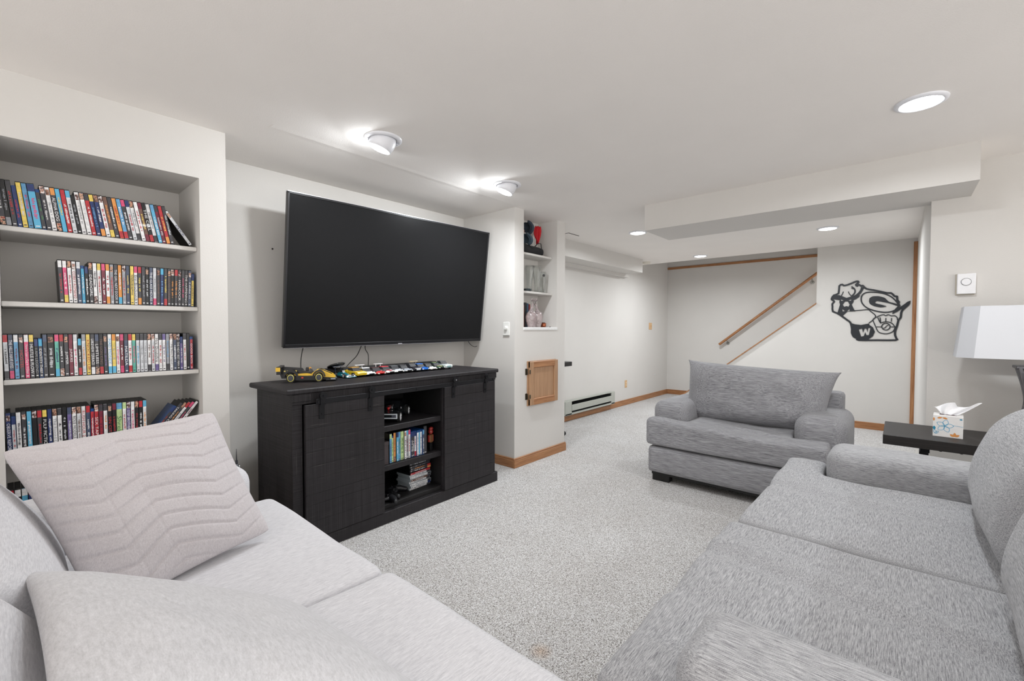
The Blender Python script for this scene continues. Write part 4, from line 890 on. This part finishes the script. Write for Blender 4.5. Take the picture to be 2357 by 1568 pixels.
def row(lines, x0, x1, z, where, group, lean=(0, 0), y=2.768):
    sp = [l for l in lines.split('\n') if l.strip()]
    wd = [.021 if 'x' in (s.split(';')+['']*6)[5] else (.0125 if 'b' in (s.split(';')+['']*6)[5] else .0145) for s in sp]
    k = (x1-x0)/sum(wd); x = x0; rg = random.Random(len(sp))
    for i, (s, w) in enumerate(zip(sp, wd)):
        w *= k; f = i/max(1, len(sp)-1); a = lean[0]+(lean[1]-lean[0])*f
        blu = 'b' in (s.split(';')+['']*6)[5]; h = .171 if blu else .190
        ca, sa = math.cos(a), math.sin(a)                    # turned about the lower corner that touches the shelf
        zz = z+.0004+abs(sa)*w*.5
        cx_ = x+w/2-math.tan(-a)*0
        film_case(s, w*ca*.985, where, i+1, group, (cx_, y+rg.uniform(-.003, .003), zz), a)
        x += w
R1 = """K;;n;#;w
k;;s;#;s
K;;;#;r
B;B;;#;r;b
y;;;#;W
c;;;#;p
b;B;;#;p;x
K;;;#;g;b
K;n;;#;w
w;;;#;s
K;o;n;ALPHA DOG;w
b;;b;#;y
r;r;;#;w
W;b;;#;K
k;;;#;s;b
w;;;#;s
w;n;;#;W
r;K;;#;w
B;y;;#;c
B;n;o;#;w
w;n;;#;r
n;;y;#;o
K;;;#;w
o;;r;#;r
c;;r;#;w
K;p;;#;w
W;B;;#;r
w;n;K;#;s
w;;;#;r
n;m;m;#;y
k;;r;THE CELL;w
w;;K;#;s
b;c;;#;w
m;K;;#;W
r;r;o;#;y
K;;;#;W"""
row(R1, -.016, .560, 1.620, 'on the top bookcase shelf', 'film cases on the top bookcase shelf', (-.10, -.20))
o = film_case('W;;;CLICK;B', .0145, '', 37, 'film cases on the top bookcase shelf', (.628, 2.768, 1.6285), math.radians(-33), extra='leaning far over, right end of top shelf')
R2 = """K;w;;#;r
p;w;y;#;w
w;n;;#;r
w;;;CORKY ROMANO;r
d;W;;#;w
b;;;#;w;b
k;B;;#;w;b
K;n;;DEADGIRL;w
w;;n;#;K
w;y;;#;r
m;p;;#;w
w;o;o;#;r
s;;;#;r
K;;;THE GIRL NEXT DOOR;W
o;;b;#;w
s;n;;#;r
d;;;#;y
y;;;#;K
w;p;;Erin Brockovich;K
K;r;o;#;y
K;;;#;s
k;;;#;W
d;;;THE GLASS HOUSE;w
W;W;p;#;s
K;;;#;n
B;b;;#;c
K;;r;#;y
K;;;GRAN TORINO;n
k;n;;#;o
K;r;;#;o
K;;;HANCOCK;w
K;;;#;p
K;;;THE HAPPENING;w
d;;;#;w
y;B;;#;n;b"""
row(R2, .148, .636, 1.310, 'on the second bookcase shelf', 'film cases on the second bookcase shelf', (-.035, .03))
R3 = """W;r;K;#;K
d;;p;THE HILLS HAVE EYES;w
c;w;;#;m
K;;;HOSTEL;r
p;w;;How to Lose a Guy in 10 Days;w
K;y;;HUSTLE & FLOW;w
k;B;;I AM LEGEND;s;b
K;b;;IDENTITY THIEF;w;b
K;d;;#;s
k;;;#;W;x
t;p;b;#;B
K;r;n;#;w
K;;;JUMPER;w
m;;;JUNKIES;w
w;W;;#;p
k;b;r;#;w;b
W;s;;#;o
y;;;KNOCKED UP;r
K;;w;LAKEVIEW TERRACE;w
K;d;n;LIMITLESS;w
k;;r;THE LION KING;n
K;;;#;v
w;;b;MAD MONEY;b
y;o;b;#;s
w;;;#;p
m;p;p;#;w
d;K;;MATILDA;w
w;r;r;#;r
t;y;;#;p
W;K;;#;b
W;K;;#;s
W;K;;#;s
w;n;K;#;n
W;n;;#;r
w;;v;Mrs. Doubtfire;K
w;K;;#;r
w;v;;#;v
s;;K;#;c
w;n;;My Best Friend;K
d;n;;#;w
K;n;;THE NEXT BEST MAN;w
v;B;;#;w;b
w;K;;#;r
k;;;;
r;;;GOOD BOYS;w;b"""
row(R3, -.018, .628, .985, 'on the third bookcase shelf', 'film cases on the third bookcase shelf', (-.02, .0))  # blank black case near the right end is made up, standing for a dark gap
R4 = """B;;;OBSERVE REPORT;w
W;B;;#;r;b
w;;;#;K
K;;;#;w
b;;;#;w
k;n;;#;k
K;r;;#;r
k;y;;PULP FICTION;w
B;;;#;w
w;n;;The Ruined Girl;s
w;K;;#;K
k;;;#;W
v;d;;#;W
w;n;n;ROLE MODELS;K
W;n;;#;n
w;;b;RUSH HOUR 2;r
d;r;;#;w
r;;;#;w;b
r;n;;SEX TAPE;w
m;K;;#;r
w;K;n;#;o
k;;;SIN CITY;r
k;m;;#;r
l;c;;Shrek;g;x
w;l;;#;r
v;n;n;STEP BROTHERS;w
w;;;#;p
k;n;;the strangers;r
k;r;;#;w
w;b;;#;o"""
row(R4, -.016, .436, .660, 'on the fourth bookcase shelf', 'film cases on the fourth bookcase shelf', (-.02, 0))
for i, s in enumerate(("K;B;;#;r;b", "K;;;TAKING CHANCE;w", "K;n;n;#;o", "w;r;;#;s", "K;p;p;#;p", "w;;;#;m")):
    film_case(s, .0135, '', i+1, 'leaning film cases on the fourth bookcase shelf', (.450+i*.0168, 2.768, .6605+.004), math.radians(36), extra='%s of six slanting on fourth shelf' % ORD(i+1))
R5 = """m;r;;#;r
k;w;;#;r
b;w;;#;B
B;p;;#;c
K;w;;#;w
k;n;;#;s
w;;;#;K"""
row(R5, -.016, .115, .335, 'on the lowest bookcase shelf', 'film cases on the lowest bookcase shelf', (-.02, 0))
# cases in the console, in the console frame
RC = """c;l;;#;d
l;;;#;g;b
o;;n;#;n
b;B;;#;w
c;;;#;g
l;;;#;g;x
w;;;#;K
s;b;;#;m
w;p;;#;r
K;B;;#;w;b
K;B;;#;w;b
w;B;r;#;r;b
w;;;#;s;b
b;;;;;b
w;;;#;d;b
d;c;;#;w;b
K;;;;;x"""
sp = RC.split('\n'); wd = [(.024 if s.endswith('x') else .0165 if not s.endswith('b') else .0145) for s in sp]; k = .300/sum(wd); x = -.992
for i, (s, w) in enumerate(zip(sp, wd)):
    w *= k; film_case(s, w*.985, 'on the middle console shelf', i+1, 'film cases in the media console', CL(x+w/2, .035+(.006 if i % 3 else 0), .3505), 0, rz=CR); x += w
PS = ['K;;;#;W', 'K;;;#;s', 'K;r;;#;o', 'K;o;;#;w', 'r;;;#;w', 'W;K;;#;K;c', 'w;K;;#;s;c', 'n;K;;#;w;c', 'w;K;;#;K;c', 'w;K;;#;s;c', 'w;B;;#;d;c', 'w;K;;#;K;c']
for i, s in enumerate(PS[::-1]):
    n_ = len(PS)-i; w = .0148
    t_ = film_case(s, w, '', i+1, 'game cases piled on the bottom console shelf', CL(-.700+.004*math.sin(i*1.7)-.092, .095+.006*math.cos(i*2.3), .1056+w/2+i*.0151), 0, extra='%s from top of flat pile' % ORD(n_), rz=0, hs=.185)
    t_.rotation_euler = Matrix.Rotation(CR+.05+.03*math.sin(i*2.1), 3, 'Z').to_4x4().to_3x3().__matmul__(Matrix.Rotation(PI/2, 3, 'Y')).to_euler()
# ------------------------------------------------------------------ niche in the pillar
NZ1, NZ2, NZ3 = 1.885, 1.540, 1.213
t = NT('clear_glass'); tr = t.add('ShaderNodeBsdfTransparent'); tr.inputs[0].default_value = (.965, .975, .97, 1); gl = t.add('ShaderNodeBsdfGlossy'); gl.inputs['Roughness'].default_value = .04
lw = t.add('ShaderNodeLayerWeight'); lw.inputs[0].default_value = .35; mx_ = t.add('ShaderNodeMixShader'); t.link(lw.outputs['Facing'], mx_.inputs[0]); t.link(tr.outputs[0], mx_.inputs[1]); t.link(gl.outputs[0], mx_.inputs[2])
t.link(mx_.outputs[0], t.n['Material Output'].inputs[0]); GLS = t.m
def glass(label, x, y, z, prof, name='beer_glass', cat='glass', group='glasses in the niche'):
    t_ = thing(name, label, cat, (x, y, z), 0, group)
    inner = [(max(r-.0028, .0), h+(.010 if i == 0 else 0)) for i, (r, h) in enumerate(prof)][::-1]
    MB().lathe([(0, 0)]+prof+inner+[(0, prof[0][1]+.010)], n=28).build('bowl', GLS, t_); return t_
PR1 = [(.030, 0), (.031, .008), (.024, .03), (.023, .06), (.028, .11), (.036, .17), (.040, .22), (.038, .25)]
glass('tallest clear beer glass at the back of the middle niche shelf', 3.215, 2.610, NZ2, PR1)
glass('tall clear beer glass in front of the tallest one in the niche', 3.275, 2.567, NZ2, PR1)
g3 = glass('shorter clear beer glass with a dark crest nearest the niche right wall', 3.375, 2.578, NZ2, [(.032, 0), (.033, .008), (.026, .03), (.027, .07), (.034, .13), (.038, .18), (.036, .205)])
MB().cyl((-.020, -.031, .165), (-.0215, -.0335, .165), .013, n=16).build('crest', mat('crest_dark', (60, 58, 60), .5), g3)
orn = thing('small_trophy', 'small black and silver ornament at the left of the middle niche shelf', 'ornament', (3.030, 2.58, NZ2))
MB().box(-.022, .022, -.018, .018, 0, .020, .003).build('base', BLACK, orn); MB().cyl((0, 0, .02), (0, 0, .06), .008, .012).ball((0, 0, .075), .018, 12).build('cup', BLACK, orn); MB().ball((.0, 0, .105), .014, 10).box(-.02, .02, -.004, .004, .055, .061, .001).build('ball', CHROME, orn)
ct = thing('glass_ashtray', 'low dark glass dish left of the tall beer glasses', 'dish', (3.130, 2.57, NZ2)); MB().lathe([(0, 0), (.040, 0), (.045, .022), (.040, .024), (.034, .008), (0, .006)], n=20).build('dish', mat('smoke_glass', (60, 72, 78), .1, trans=.5), ct)
bag = thing('camera_bag', 'black soft bag with a strap on the top niche shelf', 'bag', (3.17, 2.60, NZ1))
v, f = rbox(-.19, .19, -.065, .065, 0, .085, .035, .02, lambda v: v+np.stack([0*v[:, 0], 0*v[:, 0], np.clip(v[:, 2]/.085, 0, 1)*(wav(v, 5, 18)*.007-v[:, 0]*.10)], 1)); link('body', smesh('body', v, f), mat('black_cloth', (30, 30, 32), .9, nscale=300, namp=.2), bag)
MB().tube([(.06, -.04, .075), (.10, -.05, .11), (.15, -.045, .115), (.18, -.03, .07), (.185, -.02, .03)], .004, 8).tube([(-.05, -.066, .07), (0, -.07, .05), (.05, -.066, .08)], .004, 8).build('strap', BLACK, bag)
def cap(label, loc, rgb, ry):
    c_ = thing('baseball_cap', label, 'cap', loc, 0, 'caps on the top niche shelf'); c_.rotation_euler = (.3, ry, .4)
    m_ = mat('cap_%d' % rgb[0], rgb, .9, nscale=400, namp=.2)
    MB().lathe([(0, .048), (.022, .044), (.038, .030), (.046, .012), (.048, 0), (.045, 0), (.040, .020), (0, .042)], n=20).build('crown', m_, c_)
    n_ = 14; v = []; f = []
    for i in range(n_+1):
        a = -1.2+2.4*i/n_
        for r_ in (.045, .084-.010*abs(a)): v.append((r_*math.sin(a), -r_*math.cos(a), .002+.006*math.cos(a*1.4)))
    f = [(2*i, 2*i+1, 2*i+3, 2*i+2) for i in range(n_)]; o_ = link('brim', smesh('brim', v, f), m_, c_); so = o_.modifiers.new('s', 'SOLIDIFY'); so.thickness = .003
    MB().ball((0, 0, .048), .004, 8).build('button', m_, c_)
cap('blue grey cap, upper of the two left of the red flag', (3.155, 2.60, 2.130), (64, 74, 86), 1.2)
cap('slate cap with pale rim, lower of the two on the black bag', (3.120, 2.585, 2.020), (76, 92, 104), .9)
MB().ball((0, 0, 0), .030, 14, (1, .8, .9)).build('peach_bobble', mat('peach_cloth', (206, 150, 126), .9), None, (3.115, 2.62, 2.095)); tag(bpy.data.objects['peach_bobble'], 'small peach coloured ball wedged between the two caps', 'ball')
fl = thing('red_flag', 'small red flag on a white stick leaning in the top niche', 'flag', (3.29, 2.60, 1.965))
MB().tube([(-.035, .0, 0), (.030, .03, .235)], .004, 8).build('stick', WHITE, fl)
n_ = 16; v = []; f = []
for i in range(n_+1):
    for j in range(n_+1):
        a, b_ = i/n_, j/n_; wdt = .085*math.sin(PI*min(1, .18+b_*.9))**.7
        v.append((.022+.008*b_-wdt*.45+a*wdt+.01*(1-b_), -.004+.016*math.sin(a*11+b_*4), .205-.17*b_))
f = [(i*(n_+1)+j, i*(n_+1)+j+1, (i+1)*(n_+1)+j+1, (i+1)*(n_+1)+j) for i in range(n_) for j in range(n_)]
o_ = link('cloth', smesh('cloth', v, f), mat('flag_red', (200, 26, 38), .7), fl); so = o_.modifiers.new('s', 'SOLIDIFY'); so.thickness = .0015
for lab, x, w, h, c in (('orange brown book at the left of the lowest niche shelf', 3.112, .030, .205, (160, 84, 52)), ('black book between the brown and the blue ones in the niche', 3.146, .032, .228, (26, 28, 34)), ('blue grey book in the lowest niche shelf', 3.178, .026, .222, (66, 96, 124)), ('dark red book right of the blue one in the niche', 3.205, .022, .215, (140, 44, 44))):
    bk = thing('book', lab, 'book', (x, 2.600, NZ3+.0), 0, 'books in the niche')
    MB().box(-w/2+.002, w/2-.002, .002, .088, .003, h-.003).build('pages', mat('book_paper', (214, 205, 180)), bk)
    MB().box(-w/2, w/2, -.003, .002, 0, h, .001).box(-w/2, -w/2+.002, .0, .09, 0, h).box(w/2-.002, w/2, .0, .09, 0, h).build('cover', mat('cover_%d_%d' % c[:2], c, .5, nscale=30, namp=.25), bk)
PG = mat('pink_crackle_glass', (232, 218, 218), .1, trans=.7, nscale=70, namp=.25, bump=.6, bscale=120)
def swan(label, x, y, s):
    t_ = thing('glass_vase', label, 'vase', (x, y, NZ3), 0, 'twin swan neck glass vases')
    MB().lathe([(0, 0), (.030, 0), (.034, .01), (.046, .055), (.052, .095), (.044, .125), (.026, .145), (.014, .16), (.010, .175)], n=24).build('body', PG, t_)
    MB().tube([(0, 0, .15), (s*.012, 0, .185), (s*.030, 0, .215), (s*.034, 0, .245), (s*.018, 0, .262), (s*.004, 0, .252), (s*.010, 0, .238)], [.014, .012, .010, .009, .008, .007, .006], 10).build('neck', PG, t_)
    MB().ball((-s*.028, -.02, .135), .014, 10, (1.5, .8, .7)).ball((s*.024, -.025, .132), .013, 10, (1.4, .8, .7)).build('wing', PG, t_)
swan('pinkish glass vase with curled neck, left of the pair', 3.152, 2.535, 1)
swan('pinkish glass vase with curled neck, right of the pair', 3.262, 2.550, -1)
cp = thing('copper_mug', 'small copper mug with black rim beside the glass vases', 'mug', (3.375, 2.565, NZ3))
MB().lathe([(0, 0), (.022, 0), (.027, .015), (.026, .040), (.022, .043), (.020, .01), (0, .006)], n=20).build('bowl', mat('copper', (176, 104, 76), .3, .9), cp); MB().tube([(.024, 0, .036), (.042, 0, .036), (.042, 0, .014), (.025, 0, .012)], .003, 8).build('handle', CHROME, cp)
MB().box(-.028, .02, -.004, .004, .042, .047, .001).build('lid_bar', BLACK, cp)
tag(MB().cyl((3.435, 2.53, NZ3), (3.435, 2.53, NZ3+.006), .008, n=12).build('coin', mat('dark_metal', (70, 62, 56), .4, .8)), 'tiny dark coin on the niche sill right of the mug', 'coin')
# ------------------------------------------------------------------ tower model, bar table
tw = thing('tower_model', 'brick-built tower model with silver crown and spire beside the console', 'model', (.742, 2.50, 0))
TB = mat('tower_tan', (176, 150, 106), .5, nscale=150, namp=.15)
mb = MB().box(-.10, .10, -.08, .08, 0, .03, .003).box(-.065, .065, -.055, .055, .03, .20, .002).box(-.048, .048, -.042, .042, .20, .33, .002).box(-.034, .034, -.030, .030, .33, .405, .002).box(-.026, .026, -.024, .024, .405, .448, .002); mb.build('tower', TB, tw)
MB().box(-.021, .021, -.021, .021, .448, .462, .002).box(-.017, .017, -.017, .017, .462, .470, .001).build('ledge', mat('dark_grey_plastic', (58, 58, 64)), tw)
mb = MB().cyl((0, 0, .470), (0, 0, .515), .011, .008, 12)
for k in range(4): a = k*PI/2; mb.box(.012*math.cos(a)-.003, .012*math.cos(a)+.003, .012*math.sin(a)-.003, .012*math.sin(a)+.003, .470, .505, .001)
mb.build('crown', mat('toy_chrome', (205, 208, 214), .2, .8), tw); MB().cyl((0, 0, .515), (0, 0, .535), .006, .005).cyl((0, 0, .535), (0, 0, .592), .0028, .001, 8).build('spire', mat('dark_grey_plastic', (58, 58, 64)), tw)
bt = thing('bar_table', 'black square bar table mostly hidden behind the pillar', 'table', (3.98, 3.0, 0))
MB().box(-.25, .25, -.2, .2, .775, .825, .004).build('table_top', BLACK, bt)
MB().box(-.02, .02, -.02, .02, .03, .775, .002).build('pole', BLACKMETAL, bt)
MB().box(-.2, .055, -.215, .15, .0, .03, .004).ball((.07, -.21, .035), .028, 12).build('foot', BLACK, bt)
